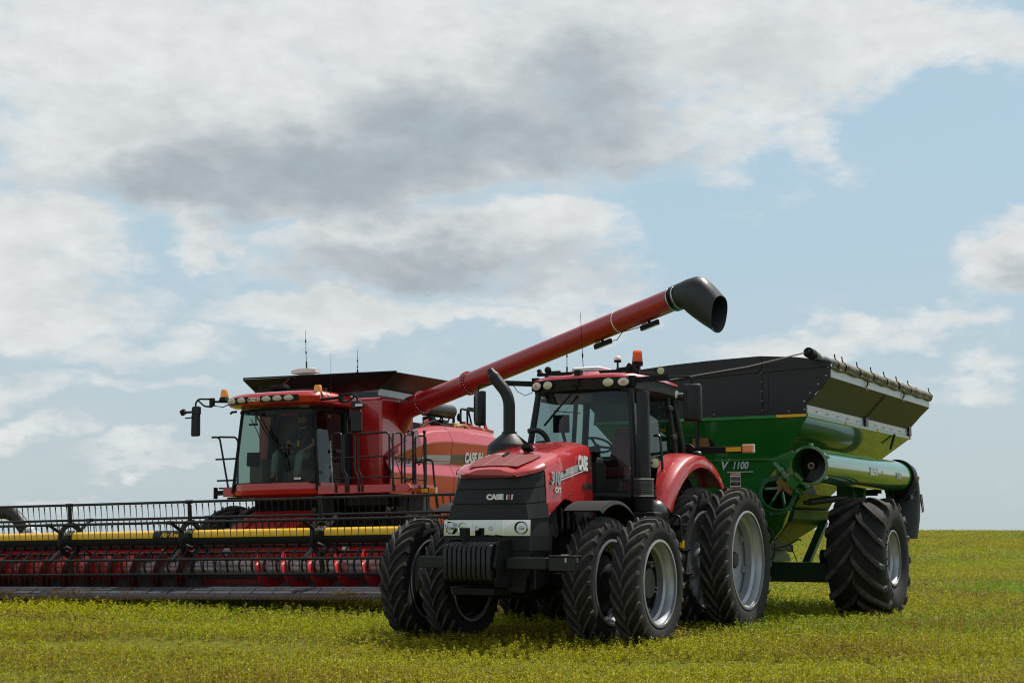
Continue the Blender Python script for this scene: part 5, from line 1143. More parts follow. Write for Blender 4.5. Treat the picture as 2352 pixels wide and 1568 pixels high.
# ---- inside the cab
q = MB(); q.box((.62, -.02, 2.62), (.50, .54, .16)); q.loft([[(.36 - .14 * t - dx, -.02 + y * (.26 - .03 * t), 2.70 + .70 * t) for dx, y in ((0, -1), (0, 1), (.13, 1), (.13, -1))] for t in (0, .3, .6, .9, 1)], True); q.box((.22, -.02, 3.50), (.12, .28, .18)); q.build('seat', 'seat', CB, bevel=.04)
q = MB(); q.box((.62, -.02, 2.36), (.4, .4, .34)); q.box((.75, -.40, 2.80), (.55, .12, .08)); q.box((1.15, -.62, 2.45), (.35, .3, .55)); q.box((.35, .62, 2.40), (.4, .35, .5)); q.build('console', 'interior', CB, bevel=.03)
q = MB(); q.tube([(1.45, -.02, 2.2), (1.32, -.02, 2.55), (1.18, -.02, 2.86)], .05, 10); T = Matrix.Translation((1.17, -.02, 2.90)) @ rotm('Y', -.5); q.lathe([(.19 + .015 * math.cos(a), .015 * math.sin(a)) for a in [2 * PI * i / 8 for i in range(8)]], 28, T, close=True); q.bar(T @ Vector((-.18, 0, 0)), T @ Vector((.18, 0, 0)), .02, .03); q.bar(T @ Vector((0, -.18, 0)), T @ Vector((0, .18, 0)), .03, .02); q.build('steering_wheel', 'blackm', CB)
q = MB(); q.box((1.35, -.66, 2.72), (.08, .24, .26), rotm('Z', .4) @ rotm('Y', -.25)); q.tube([(1.25, -.55, 2.5), (1.3, -.62, 2.65)], .025, 8); q.box((1.3, -.70, 3.40), (.03, .20, .04)); q.tube([(1.35, -.72, 3.5), (1.38, -.55, 3.25), (1.36, -.5, 3.10)], .01, 6); q.build('monitor', 'blackm', CB, bevel=.012)
q = MB(); q.box((1.1, -.02, 3.67), (1.0, 1.5, .04)); q.box((.2, -.55, 2.9), (.05, .6, 1.5)); q.build('cab_trim', 'interior', CB)
q = MB(); q.box((.9, .775, 3.52), (.12, .006, .05)); q.box((1.36, -.60, 3.50), (.01, .05, .16)); q.build('sticker', 'vest', CB)
q = MB(); q.box((1.79, .62, 2.30), (.006, .15, .035)); q.build('screen_label', 'paper', CB)

# ------------------------------------------------------------------ cutting header with air reel
HD = frame(.4149, .0157, -5.6285, 25.2, 'harvester_header')
tag(HD, 'wide red grain header with black tine reel and yellow air tube, low over the crop', 'harvester header')
HY0, HY1 = -5.25, 5.95
RZ, RR_, DL = 1.219, .635, R(-5.2)
SPY = [-2.66, 0.0, 2.66, 5.32]
# reel
reel = empty('reel', (0, 0, RZ), HD)
q = MB(); q.tube([(0, HY0 + .05, 0), (0, HY1 - .05, 0)], .05, 12); q.build('reel_shaft', 'blackm', reel)
def tine(mb, p, L, lean):
    """thin curved finger that hangs down"""
    pts = [(p[0] - lean * t - .05 * t * t, p[1] + .012 * math.sin(t * 3) - .010 * t, p[2] - .028 - L * t) for t in (0, .22, .5, .8, 1)]
    mb.tube(pts, [.0140, .0100, .0075, .0060, .004], 5)
angs = [90, 30, -30, -90, -150, 150]
for k, an in enumerate(angs):
    t = R(an) + DL; x, z = RR_ * math.cos(t), RR_ * math.sin(t)
    q = MB(); q.tube([(x, HY0, z), (x, HY1, z)], .024, 8)
    n = int((HY1 - HY0) / .1305)
    for i in range(n):
        y = HY0 + .05 + .1305 * i + .03 * (k % 3)
        if y < HY1 - .02: tine(q, (x, y, z), .235, -.005)
    for y in SPY: q.cyl((x, y - .07, z), (x, y + .07, z), .033, 8)
    q.build('tine_bar', 'blackg', reel, smooth=60)
for y in SPY:
    q = MB(); n = 24
    q.lathe([(.235, -.02), (.325, -.02), (.325, .02), (.235, .02)], 30, Matrix.Translation((0, y, 0)) @ rotm('X', R(90)), close=True)
    for an in angs:
        t = R(an) + DL; d = Vector((math.cos(t), 0, math.sin(t))); q.bar(Vector((0, y, 0)) + d * .27, Vector((0, y, 0)) + d * RR_, .03, .055, (0, 1, 0))
        q.bar(Vector((0, y + .03, 0)) + d * .27, Vector((0, y + .03, 0)) + d * (RR_ - .05), .02, .03, (0, 1, 0))
    for i in range(12): a = 2 * PI * i / 12; q.ball((.29 * math.cos(a), y - .022, .29 * math.sin(a)), .012, 6, mi=1)
    q.box((.05, y + .05, .12), (.10, .10, .10), mi=1); q.cyl((.12, y - .03, .10), (.12, y + .12, .10), .03, 10, mi=1); q.bar((.10, y, -.1), (.16, y + .18, -.16), .02, .02, mi=1)
    q.build('spider', ['blackg', 'bolt'], reel, bevel=0)
# air duct and its drop tubes
cuts = [HY0 + .02] + [s for y in SPY for s in (y - .11, y + .11)] + [HY1 - .02]
q = MB()
for a, b in zip(cuts[::2], cuts[1::2]): q.tube([(.02, a, RZ + .035), (.02, b, RZ + .035)], .105, 24)
q.build('air_duct', 'yellow', HD, smooth=60)
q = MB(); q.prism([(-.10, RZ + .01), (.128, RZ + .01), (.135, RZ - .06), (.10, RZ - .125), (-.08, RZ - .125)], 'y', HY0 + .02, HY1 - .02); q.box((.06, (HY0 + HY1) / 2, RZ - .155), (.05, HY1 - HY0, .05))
q.build('duct_shaded_underside', 'blackm', HD, bevel=.015)  # black underside, with shade of the duct's lower half put into its colour
for y in SPY: q = MB(); q.tube([(.02, y - .13, RZ + .035), (.02, y + .13, RZ + .035)], .110, 20); q.build('duct_clamp', 'blackg', HD)
q = MB(); q.tube([(.02, -.72, RZ + .035), (.02, -.12, RZ + .035)], .1065, 24); ds = q.build('duct_sleeve', 'blackg', HD, smooth=60)
q = MB(); a_ = R(12); q.text('Air Reel', .115, face_T((.02 + .112 * math.cos(a_), -.34, RZ + .035 + .112 * math.sin(a_)), (0, 1, 0), (-math.sin(a_), 0, math.cos(a_))), ext=.002, shear=.3, bold=.004, sx=1.05); q.build('lettering', 'yellow', ds, smooth=0)
y = HY0 + .12; k = 0
while y < HY1 - .1:
    q = MB(); q.tube(fillet([(.07, y, RZ - .15), (.17, y, RZ - .20), (.40, y, RZ - .43), (.40, y, RZ - .56), (.35, y, RZ - .60)], .06, 3), [.013] * 3 + [.015] * 99, 7) if False else q.tube(fillet([(.07, y, RZ - .13), (.14, y, RZ - .17), (.39, y, RZ - .42), (.385, y, RZ - .52), (.34, y, RZ - .58)], .05, 3), .019, 7)
    q.ball((.085, y, RZ - .125), .012, 6); q.build('drop_tube', 'blackg', HD, smooth=60); y += .247; k += 1
# back-side drive shaft and hose
q = MB(); q.tube([(-.20, HY0, RZ + .125), (-.20, HY1, RZ + .11)], .022, 8); q.build('drive_shaft', 'blackg', HD)
q = MB(); q.cyl((-.20, .56, RZ + .118), (-.20, .70, RZ + .118), .04, 10); q.build('shaft_coupling', 'knife', HD)
pth = fillet([(-.9, -5.9, 1.55), (-.9, -5.3, 1.80), (-.9, -4.85, 1.76), (-.9, -4.52, 1.40), (-.9, -4.36, 1.30)], .3, 8)
q = MB(); n = 46; P_ = []; acc = [0]
for i in range(1, len(pth)): acc.append(acc[-1] + (Vector(pth[i]) - Vector(pth[i - 1])).length)
rr_ = []
for i in range(n * 2):
    s = acc[-1] * i / (n * 2 - 1); j = max(t for t in range(len(acc) - 1) if acc[t] <= s + 1e-9); f = (s - acc[j]) / max(1e-6, acc[j + 1] - acc[j]); P_.append(Vector(pth[j]).lerp(Vector(pth[j + 1]), f)); rr_.append(.13 if i % 2 else .118)
q.tube(P_, rr_, 18); q.build('air_hose', 'hose', HD, smooth=80)
q = MB(); q.tube([(-.9, -4.50, 1.385), (-.9, -4.36, 1.31), (-.9, -3.95, 1.17), (-.88, -3.5, 1.10)], [.135, .12, .105, .09], 16); q.lathe([(.138, 0), (.142, .01), (.142, .03), (.138, .04)], 20, Matrix.Translation((-.9, -4.46, 1.37)) @ basis((0, .8, -.45))); q.build('air_pipe', 'galv', HD, smooth=50)
q = MB(); q.box((-.85, -4.7, 1.25), (.2, .9, .06)); q.build('frame_rail', 'red_matt', HD)
# back sheet, top beam, floor, ends
q = MB(); q.prism([(-1.06, .74), (-1.05, 1.02), (-.98, 1.06), (-.98, 1.10), (-1.16, 1.10), (-1.16, .74)], 'y', HY0, HY1); q.box((-1.10, (HY0 + HY1) / 2, 1.15), (.18, HY1 - HY0, .14)); bs = q.build('back_sheet', 'red', HD, smooth=20, bevel=.01)
q = MB(); q.box((-1.035, .33, .92), (.03, 1.1, .14), mi=0); q.build('feeder_lintel', 'red_matt', HD, bevel=.008)
q = MB(); q.cyl((-1.02, .05, .99), (-1.0, .05, .99), .085, 16); q.ball((-.995, .02, .99), .02, 6); q.ball((-.995, .08, .99), .02, 6); q.build('knife_drive_cover', 'galv', HD)
q = MB()
for y, w in ((-1.35, .05), (2.55, .13)): q = MB(); q.box((-1.0, y, 1.01), (.01, w, .14)); q.build('warning_label', 'paper', HD)
q = MB()
prof = [(-1.10, .36), (-1.02, .30), (-.80, .235), (-.55, .215), (-.30, .24), (-.16, .30), (-.13, .345), (-.17, .345), (-.22, .30), (-.33, .26), (-.55, .235), (-.78, .255), (-1.0, .32), (-1.055, .42), (-1.065, .73), (-1.15, .73), (-1.14, .40)]
q.prism(prof, 'y', HY0, HY1); q.build('auger_trough', mat('trough_steel', (.08, .06, .05), .5, metal=.4, var=.4, vscale=3), HD, smooth=40)
q = MB(); q.prism([(-.17, .36), (-.10, .375), (.10, .355), (.48, .272), (.52, .262), (.52, .235), (.1, .2), (-.17, .24)], 'y', HY0, HY1); po_ = q.build('skid_apron', 'pan', HD, smooth=30)
for i in range(25):
    y = HY0 + .25 + i * .43; q = MB(); q.bar((.10, y, .362), (.475, y + .13, .283), .008, .006); q.build('apron_seam', 'blackm', po_)
q = MB(); q.box((.56, (HY0 + HY1) / 2, .236), (.10, HY1 - HY0, .03)); q.box((.52, (HY0 + HY1) / 2, .262), (.03, HY1 - HY0, .016))
for i in range(35): y = HY0 + .15 + i * .298; q.box((.57, y, .256), (.03, .12, .012)); q.ball((.60, y - .04, .255), .012, 6); q.ball((.60, y + .04, .255), .012, 6)
q.build('cutter_bar', 'knife', HD)
q = MB(); i = 0; y = HY0 + .02
while y < HY1:
    q.loft([[(.60, y - .018, .20), (.60, y + .018, .20), (.60, y + .018, .256), (.60, y - .018, .256)], [(.70, y - .014, .196), (.70, y + .014, .196), (.70, y + .014, .242), (.70, y - .014, .242)], [(.775, y - .004, .200), (.775, y + .004, .200), (.775, y + .004, .212), (.775, y - .004, .212)]], True); y += .0762
kg = q.build('knife_guard', 'knife', HD, smooth=20); kg['kind'] = 'stuff'
q = MB()
for c in (-3.9, -3.75, -3.6, -2.4, -2.3, -1.9, -.85, 3.4, 3.5):
    for j in range(14): a = rs.random() * 6.28; p = Vector((.50 + .12 * rs.random(), c + rs.uniform(-.25, .25), .27 + .02 * rs.random())); q.tube([p, p + Vector((.05 * math.cos(a), .13 * math.sin(a), .02 + .05 * rs.random())), p + Vector((.06 * math.cos(a), .22 * math.sin(a), .01 + .03 * rs.random()))], .0045, 4)
q.tube([(.55, -3.85, .27), (.53, -3.9, .38), (.52, -3.84, .50)], .004, 4); st_ = q.build('straw', 'straw', HD); st_['kind'] = 'stuff'
# intake auger: two opposed flights feeding to the middle
AXX, AZZ, AR, AT = -.62, .66, .325, .165
q = MB(); q.tube([(AXX, HY0 + .1, AZZ), (AXX, HY1 - .1, AZZ)], AT, 30); au = q.build('intake_auger', 'steelauger', HD, smooth=60)
q = MB(); q.tube([(AXX, HY0 + .11, AZZ), (AXX, -1.75, AZZ)], AT + .003, 30); q.build('auger_sleeve', 'red_auger', au, smooth=60)
def flight(y0, y1, turns, ph, hand):
    mb = MB(); n = int(abs(turns) * 32)
    mb.grid(lambda a, b: (AXX + (AT - .01 + (AR - AT + .01) * b) * math.cos(ph + hand * 2 * PI * turns * a), y0 + (y1 - y0) * a + .0 * b, AZZ + (AT - .01 + (AR - AT + .01) * b) * math.sin(ph + hand * 2 * PI * turns * a)), n, 2); return mb
flight(HY0 + .1, -.36, 9.2, .5, 1).build('auger_flight', 'red_shaded_dusty', au, smooth=60, solid=.012)  # left flight in a darker red, its shade put into the colour
flight(1.06, HY1 - .1, 9.0, 1.2, -1).build('auger_flight', mat('lit_flight_red', (.50, .014, .018), .4, coat=.4, var=.15), au, smooth=60, solid=.012)  # right flight in a brighter red, light on its faces painted in
q = MB()
for i in range(14):
    y = -.28 + i * .1; a = i * 1.9; q.cyl((AXX + .1 * math.cos(a), y, AZZ + .1 * math.sin(a)), (AXX + .27 * math.cos(a), y, AZZ + .27 * math.sin(a)), .008, 6)
q.build('retracting_finger', 'darksteel', au)
for yy in (HY0 - .04, HY1 + .04):
    q = MB(); q.prism([(-1.16, .25), (-1.16, 1.2), (-.7, 1.15), (.2, .75), (.75, .45), (.9, .25), (.5, .2), (-.6, .18)], 'y', yy - .03, yy + .03); q.build('end_sheet', 'red', HD, bevel=.01)

# ------------------------------------------------------------------ the driver, seated in the combine cab
def skin_mesh(nodes, links, root, sub=2):
    """nodes: name -> (x, y, z, rx, ry); a continuous surface grown over the joints"""
    names = list(nodes); me = bpy.data.meshes.new('body'); me.from_pydata([nodes[n][:3] for n in names], [(names.index(a), names.index(b)) for a, b in links], [])
    o = bpy.data.objects.new('body', me); COL.objects.link(o); md = o.modifiers.new('skin', 'SKIN'); md.use_smooth_shade = True
    sv = me.skin_vertices[0].data
    for i, n in enumerate(names):
        q = nodes[n]; sv[i].radius = (q[3], q[4] if len(q) > 4 else q[3]); sv[i].use_root = (n == root)
    s2 = o.modifiers.new('sub', 'SUBSURF'); s2.levels = s2.render_levels = sub
    r = bpy.data.meshes.new_from_object(o.evaluated_get(bpy.context.evaluated_depsgraph_get())); bpy.data.objects.remove(o); return r
def from_mesh(name, me, m, parent):
    me.materials.clear(); me.materials.append(M[m]); me.polygons.foreach_set('use_smooth', [True] * len(me.polygons)); o = bpy.data.objects.new(name, me); COL.objects.link(o); o.parent = parent; return o
PX = CB.matrix_world
HX = dict(pelvis=(.62, -.02, 2.78, .15, .13), waist=(.58, -.01, 2.95, .135, .11), chest=(.56, .0, 3.16, .165, .12), collar=(.56, .0, 3.30, .10, .085), neck=(.58, .0, 3.375, .058, .058), jaw=(.61, -.01, 3.44, .066, .075), face=(.615, -.01, 3.51, .078, .095), skull=(.60, -.01, 3.585, .074, .09), crown=(.59, -.01, 3.635, .04, .05),
          nose=(.715, -.015, 3.50, .014, .012), earl=(.60, .085, 3.515, .012, .02), earr=(.60, -.105, 3.515, .012, .02),
          sl=(.56, .20, 3.27, .068, .068), el=(.63, .27, 3.02, .048, .048), wl=(.80, .10, 2.88, .031, .031), sr=(.56, -.20, 3.27, .068, .068), er=(.66, -.33, 3.02, .048, .048), wr=(.88, -.34, 2.93, .031, .031),
          hl=(.66, .10, 2.76, .095, .095), kl=(1.06, .20, 2.80, .070, .070), al=(1.10, .16, 2.36, .048, .048), tl=(1.24, .18, 2.27, .040, .03), hr=(.66, -.13, 2.76, .095, .095), kr=(1.05, -.34, 2.84, .070, .070), ar=(1.16, -.32, 2.40, .048, .048), tr=(1.30, -.35, 2.30, .040, .03),
          pl=(.86, .05, 2.86, .040, .022), pr=(.95, -.33, 2.92, .040, .022))
LK = [('pelvis', 'waist'), ('waist', 'chest'), ('chest', 'collar'), ('collar', 'neck'), ('neck', 'jaw'), ('jaw', 'face'), ('face', 'skull'), ('skull', 'crown'), ('face', 'nose'), ('face', 'earl'), ('face', 'earr'), ('collar', 'sl'), ('sl', 'el'), ('el', 'wl'), ('wl', 'pl'), ('collar', 'sr'), ('sr', 'er'), ('er', 'wr'), ('wr', 'pr'), ('pelvis', 'hl'), ('hl', 'kl'), ('kl', 'al'), ('al', 'tl'), ('pelvis', 'hr'), ('hr', 'kr'), ('kr', 'ar'), ('ar', 'tr')]
for sd, pn in (('l', Vector((.86, .05, 2.86))), ('r', Vector((.95, -.33, 2.92)))):
    fwd = Vector((.75, -.55, -.25)).normalized() if sd == 'l' else Vector((.95, .1, -.2)).normalized(); lat = fwd.cross(Vector((0, 0, 1))).normalized()
    for i, (o_, L_) in enumerate(((-.030, .065), (-.010, .075), (.010, .072), (.030, .058))):
        b_ = pn + fwd * .035 + lat * o_; m_ = b_ + fwd * L_ * .55 + Vector((0, 0, .004)); t_ = b_ + fwd * L_ * .95 + Vector((0, 0, -.022))
        for nm, p_, r_ in (('a', b_, .0105), ('b', m_, .0095), ('c', t_, .008)): HX[f'f{sd}{i}{nm}'] = (*p_, r_)
        LK += [(f'p{sd}', f'f{sd}{i}a'), (f'f{sd}{i}a', f'f{sd}{i}b'), (f'f{sd}{i}b', f'f{sd}{i}c')]
    tb_ = pn - fwd * .005 + lat * (-.038 if sd == 'l' else -.038); HX[f't{sd}a'] = (*(tb_), .011); HX[f't{sd}b'] = (*(tb_ + fwd * .035 + lat * -.018 + Vector((0, 0, -.008))), .009); LK += [(f'p{sd}', f't{sd}a'), (f't{sd}a', f't{sd}b')]
PE = from_mesh('person', skin_mesh(HX, LK, 'pelvis'), 'skin', None)
PE.matrix_world = PX.copy()
tag(PE, 'person in dark polo, black cap and pale jeans sitting in the combine cab', 'person')
def grow(names, k, extra=None):
    n = {a: (*HX[a][:3], HX[a][3] + k, (HX[a][4] if len(HX[a]) > 4 else HX[a][3]) + k) for a in names}
    if extra: n.update(extra)
    return n
def mid(a, b, t, r): return tuple(HX[a][i] * (1 - t) + HX[b][i] * t for i in range(3)) + (r, r)
nd = grow(['waist', 'chest', 'collar', 'sl', 'sr'], .016, dict(cl=mid('sl', 'el', .75, .066), cr=mid('sr', 'er', .75, .066), hem=(.61, -.02, 2.82, .165, .14)))
from_mesh('shirt', skin_mesh(nd, [('hem', 'waist'), ('waist', 'chest'), ('chest', 'collar'), ('collar', 'sl'), ('sl', 'cl'), ('collar', 'sr'), ('sr', 'cr')], 'waist'), 'shirt', PE)
nd = grow(['pelvis', 'hl', 'kl', 'al', 'hr', 'kr', 'ar'], .014, dict(top=(.60, -.015, 2.87, .155, .13)))
nd['al'] = (*nd['al'][:3], .072, .072); nd['ar'] = (*nd['ar'][:3], .072, .072)
from_mesh('jeans', skin_mesh(nd, [('top', 'pelvis'), ('pelvis', 'hl'), ('hl', 'kl'), ('kl', 'al'), ('pelvis', 'hr'), ('hr', 'kr'), ('kr', 'ar')], 'pelvis'), 'denim', PE)
for a, t in (('al', 'tl'), ('ar', 'tr')):
    nd = {a: (HX[a][0] - .02, HX[a][1], HX[a][2] - .06, .062, .056), t: (HX[t][0] + .03, HX[t][1], HX[t][2], .060, .05)}; from_mesh('shoe', skin_mesh(nd, [(a, t)], a), 'cap', PE)
q = MB(); q.ball((.592, -.01, 3.60), .104, 16, sc=(1.08, .95, .78)); q.prism([(.66, -.09), (.74, -.075), (.775, -.01), (.74, .055), (.66, .07)], 'z', 3.595, 3.607); q.build('cap', 'cap', PE, smooth=60)
q = MB(); q.ball((.640, -.01, 3.405), .070, 12, sc=(.85, .95, .72)); q.build('beard', 'hair', PE, smooth=60)
q = MB(); q.ball((.585, -.01, 3.55), .098, 14, sc=(.95, .98, .75)); q.build('hair', 'hair', PE, smooth=60)
for y in (-.043, .023):
    q = MB(); q.ball((.692, y, 3.525), .010, 8); q.build('eye', 'hair', PE)
q = MB(); q.grid(lambda a, b: (.60 + .10 * math.sin(a * 2.2) + .01, .16 - .24 * a + .045 * b, 3.34 - .50 * a), 10, 1); q.build('seat_belt', 'belt', PE, smooth=60, solid=.006)
q = MB(); q.box((.735, -.03, 3.04), (.01, .045, .12)); q.build('badge', 'yellowtag', PE)

# ------------------------------------------------------------------ ground and crop
def vnoise(x, y, sc, seed):
    """value noise on numpy arrays, 0..1"""
    rs = np.random.RandomState(seed); T = rs.rand(256, 256)
    x = np.asarray(x) / sc + 1000; y = np.asarray(y) / sc + 1000
    i = np.floor(x).astype(int); j = np.floor(y).astype(int); u = x - i; v = y - j
    u = u * u * (3 - 2 * u); v = v * v * (3 - 2 * v); g = lambda a, b: T[a % 256, b % 256]
    return (g(i, j) * (1 - u) + g(i + 1, j) * u) * (1 - v) + (g(i, j + 1) * (1 - u) + g(i + 1, j + 1) * u) * v
CREST = 135.0
def terrain(x, y):
    """almost level field that rolls over a low crest; a little lower on the left"""
    x = np.asarray(x, float); y = np.asarray(y, float)
    d = np.clip((y - 34) / (CREST - 34), 0, 1.0); d = d * d * (3 - 2 * d)
    side = -0.42 * np.clip((20 - x) / 60, 0, 1.4) * d
    right = -0.10 * np.clip((x - 30) / 18, 0, 3) ** 1.5 * d
    beyond = -np.clip(y - CREST, 0, None) ** 1.25 * .035
    return side + right + beyond + d * 1.245
ys = np.concatenate([[-2500, -900, -300, -120], np.linspace(-40, 8, 10), np.linspace(9, 40, 40), np.linspace(42, 220, 70), np.array([260, 320, 420, 600, 1000, 2500])])
xs = np.concatenate([-np.array([2500, 1000, 500, 250]), np.linspace(-160, 160, 90), np.array([250, 500, 1000, 2500])])
XX, YY = np.meshgrid(xs, ys, indexing='ij')
ZZ = terrain(XX, YY)
gm = MB()
nx, ny = XX.shape
gm.add(np.stack([XX.ravel(), YY.ravel(), ZZ.ravel()], 1).tolist(), [(i * ny + j, (i + 1) * ny + j, (i + 1) * ny + j + 1, i * ny + j + 1) for i in range(nx - 1) for j in range(ny - 1)])
gmat = bpy.data.materials.new('field_soil'); gmat.use_nodes = True
gt = gmat.node_tree; gb = gt.nodes['Principled BSDF']; gb.inputs['Roughness'].default_value = .95; gb.inputs['Specular IOR Level'].default_value = .1
tco = gt.nodes.new('ShaderNodeTexCoord')
def gnoise(sc, det, ro):
    n = gt.nodes.new('ShaderNodeTexNoise'); n.inputs['Scale'].default_value = sc; n.inputs['Detail'].default_value = det; n.inputs['Roughness'].default_value = ro
    gt.links.new(tco.outputs['Object'], n.inputs['Vector']); return n.outputs[0]
def gmix(f, a, b, lo, hi):
    mr = gt.nodes.new('ShaderNodeMapRange'); mr.inputs[1].default_value = lo; mr.inputs[2].default_value = hi; gt.links.new(f, mr.inputs[0])
    mx = gt.nodes.new('ShaderNodeMix'); mx.data_type = 'RGBA'; gt.links.new(mr.outputs[0], mx.inputs[0])
    for i, q in ((6, a), (7, b)):
        if isinstance(q, tuple): mx.inputs[i].default_value = (*q, 1)
        else: gt.links.new(q, mx.inputs[i])
    return mx.outputs[2]
c1 = gmix(gnoise(.35, 6, .6), (.19, .18, .012), (.125, .155, .012), .35, .65)
c2 = gmix(gnoise(9, 8, .7), c1, (.065, .058, .016), .45, .72)
c3 = gmix(gnoise(60, 4, .7), c2, (.25, .23, .018), .55, .8)
gt.links.new(c3, gb.inputs['Base Color'])
bp_ = gt.nodes.new('ShaderNodeBump'); bp_.inputs['Strength'].default_value = .8; bp_.inputs['Distance'].default_value = .08
gt.links.new(gnoise(14, 6, .7), bp_.inputs['Height']); gt.links.new(bp_.outputs[0], gb.inputs['Normal'])
ground = gm.build('ground', [gmat], smooth=180)
tag(ground, None, None, kind='structure')

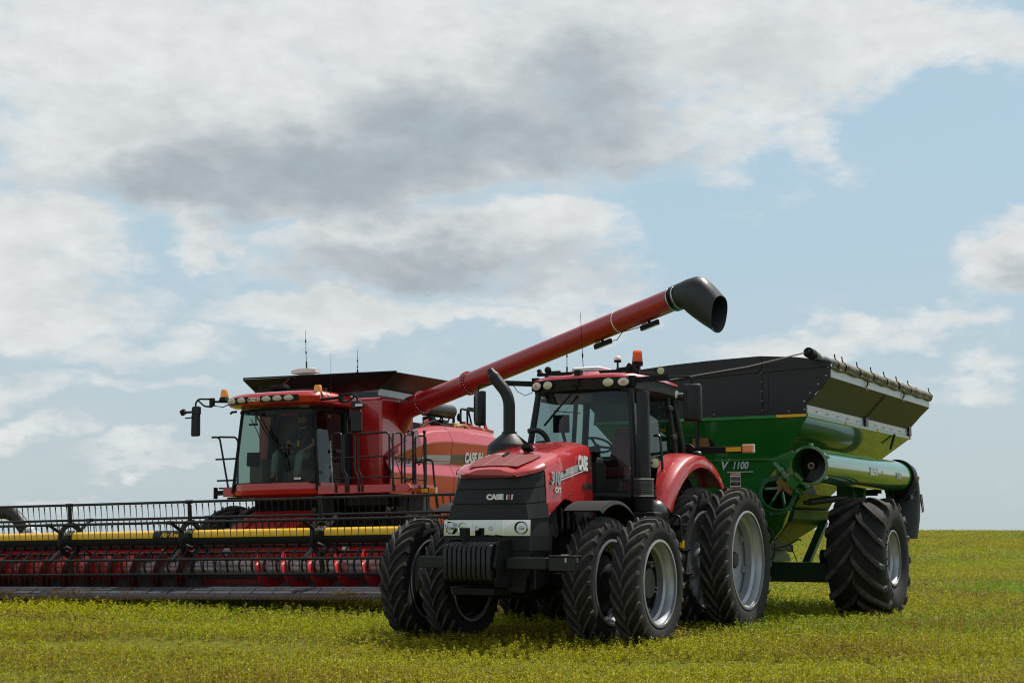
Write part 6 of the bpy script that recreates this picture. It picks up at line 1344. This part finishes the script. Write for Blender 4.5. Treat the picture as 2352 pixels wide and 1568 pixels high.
def plants(seed):
    rs = np.random.RandomState(seed)
    V = []; F = []; C = []; nv = 0
    def zone(y0, y1, dens, nleaf, lsize, hgt, stem, half=.42, marg=2.5):
        nonlocal nv
        area = half * (y1 * y1 - y0 * y0) + 2 * marg * (y1 - y0)
        n = int(area * dens)
        yy = np.sqrt(rs.rand(n) * (y1 * y1 - y0 * y0) + y0 * y0); xx = (rs.rand(n) * 2 - 1) * (half * yy + marg)
        # patches: denser and barer parts, drilled rows far off
        pn = vnoise(xx * .5, yy, 1.1, 11) * .6 + vnoise(xx, yy, .45, 12) * .4
        cen = 14.15 + .25 * np.sin(xx * .7 + 1) + .12 * np.clip(xx - 1, 0, 4); wid = .38 + .55 * np.clip((xx - .8) / 1.5, 0, 1)
        bare = np.clip(1.35 - np.abs(yy - cen) / wid, 0, 1) * np.clip(.25 + 1.3 * vnoise(xx * .5, yy, 1.3, 17), 0, 1)
        bare = np.maximum(bare, np.clip((vnoise(xx * .35, yy, 1.6, 19) - .60) * 4, 0, 1) * np.clip((26 - yy) / 6, 0, .9))
        keep = rs.rand(n) < np.clip(.30 + 1.3 * pn - bare * 1.0, 0.05, 1)
        xx = xx[keep]; yy = yy[keep]; pn = pn[keep]; bare = bare[keep]; n = len(xx)
        zz = terrain(xx, yy)
        hh = hgt * (.45 + 1.0 * rs.rand(n) ** 1.6) * (.55 + .8 * pn) * (1 - .55 * bare)
        az = rs.rand(n) * 2 * PI; lean = rs.rand(n) * .28
        # plant colour: yellow-green, some greener, some browned
        g = vnoise(xx * .5, yy, 2.0, 21) * .45 + vnoise(xx * .2, yy * .6, 2.6, 25) * .25 + rs.rand(n) * .3; q = vnoise(xx * .6, yy, 1.1, 22) * .6 + rs.rand(n) * .4
        yel = np.array([.385, .37, .008]); grn = np.array([.155, .305, .012]); brn = np.array([.255, .165, .026])
        t = np.clip((g - .45) * 3.6, 0, 1)[:, None]; b = np.clip((q - .44) * 2.8, 0, .9)[:, None]
        col = (yel * (1 - t) + grn * t) * (1 - b) + brn * b
        base = np.stack([xx, yy, zz], 1)
        top = base + np.stack([np.cos(az) * lean * hh, np.sin(az) * lean * hh, hh], 1)
        # leaves
        m = n * nleaf
        pid = np.repeat(np.arange(n), nleaf)
        s = .12 + .88 * rs.rand(m) ** .75
        a = rs.rand(m) * 2 * PI
        out = (.006 + .034 * rs.rand(m) * (1.2 - s * .75)) * (hgt / .15) ** .5 * (lsize / .016) ** .5
        c = base[pid] * (1 - s)[:, None] + top[pid] * s[:, None] + np.stack([np.cos(a) * out, np.sin(a) * out, (rs.rand(m) - .3) * .02], 1)
        d = np.stack([np.cos(a), np.sin(a), .15 + rs.rand(m) * 1.1 - .2], 1); d /= np.linalg.norm(d, axis=1)[:, None]
        e = np.cross(d, np.stack([rs.randn(m) * .5, rs.randn(m) * .5, np.ones(m)], 1)); e /= np.linalg.norm(e, axis=1)[:, None]
        L = lsize * (.6 + .8 * rs.rand(m))[:, None]
        v = np.stack([c - d * L, c + e * L * .42, c + d * L, c - e * L * .42], 1).reshape(-1, 3)
        V.append(v); F.append(np.arange(m * 4).reshape(-1, 4) + nv); nv += m * 4
        C.append(np.repeat(col[pid] * (.58 + .8 * rs.rand(m))[:, None], 4, axis=0))
        if stem:
            w = .0022 * (lsize / .016)
            o = np.stack([np.cos(az + 1.57), np.sin(az + 1.57), az * 0], 1) * w
            v = np.stack([base - o, base + o, top + o * .5, top - o * .5], 1).reshape(-1, 3)
            V.append(v); F.append(np.arange(n * 4).reshape(-1, 4) + nv); nv += n * 4
            C.append(np.repeat(np.tile(np.array([[.12, .085, .03]]), (n, 1)) * (.7 + .6 * rs.rand(n))[:, None], 4, axis=0))
    zone(10.4, 16, 320, 22, .0120, .14, True)
    zone(16, 21, 210, 20, .0145, .15, True)
    zone(21, 32, 100, 17, .020, .15, False)
    zone(32, 55, 55, 12, .023, .14, False)
    zone(55, 95, 20, 11, .032, .15, False)
    zone(95, CREST + 8, 10, 9, .040, .17, False)
    return np.concatenate(V), np.concatenate(F), np.concatenate(C)
pv, pf, pc = plants(5)
me = bpy.data.meshes.new('crop_plants')
me.vertices.add(len(pv)); me.vertices.foreach_set('co', pv.astype(np.float32).ravel())
me.loops.add(pf.size); me.loops.foreach_set('vertex_index', pf.astype(np.int32).ravel())
me.polygons.add(len(pf)); me.polygons.foreach_set('loop_start', np.arange(0, pf.size, 4, dtype=np.int32))
me.update(calc_edges=True)
at = me.color_attributes.new('leaf_colour', 'FLOAT_COLOR', 'POINT')
at.data.foreach_set('color', np.concatenate([pc, np.ones((len(pc), 1))], 1).astype(np.float32).ravel())
lm = bpy.data.materials.new('crop_leaf'); lm.use_nodes = True
lt = lm.node_tree; lb = lt.nodes['Principled BSDF']; lb.inputs['Roughness'].default_value = .5; lb.inputs['Specular IOR Level'].default_value = .12
la = lt.nodes.new('ShaderNodeAttribute'); la.attribute_name = 'leaf_colour'
lt.links.new(la.outputs['Color'], lb.inputs['Base Color'])
tl = lt.nodes.new('ShaderNodeBsdfTranslucent'); lt.links.new(la.outputs['Color'], tl.inputs[0])
ms = lt.nodes.new('ShaderNodeMixShader'); ms.inputs[0].default_value = .35
lt.links.new(lb.outputs[0], ms.inputs[1]); lt.links.new(tl.outputs[0], ms.inputs[2]); lt.links.new(ms.outputs[0], lt.nodes['Material Output'].inputs[0])
me.materials.append(lm)
crop = bpy.data.objects.new('crop_plants', me); COL.objects.link(crop)
tag(crop, 'low yellow-green crop plants covering the whole field', 'crop', kind='stuff')
print('plants', len(pf))

# thickness modifiers become mesh, so that rims of sheet metal stay crisp
dg = bpy.context.evaluated_depsgraph_get()
for o in list(bpy.data.objects):
    if o.type == 'MESH' and o.modifiers and o.modifiers[0].type == 'SOLIDIFY':
        m2 = bpy.data.meshes.new_from_object(o.evaluated_get(dg)); o.modifiers.clear(); nm = o.data.name
        m2.set_sharp_from_angle(angle=R(SMOOTH.get(o.name) or 1)); o.data = m2; m2.name = nm
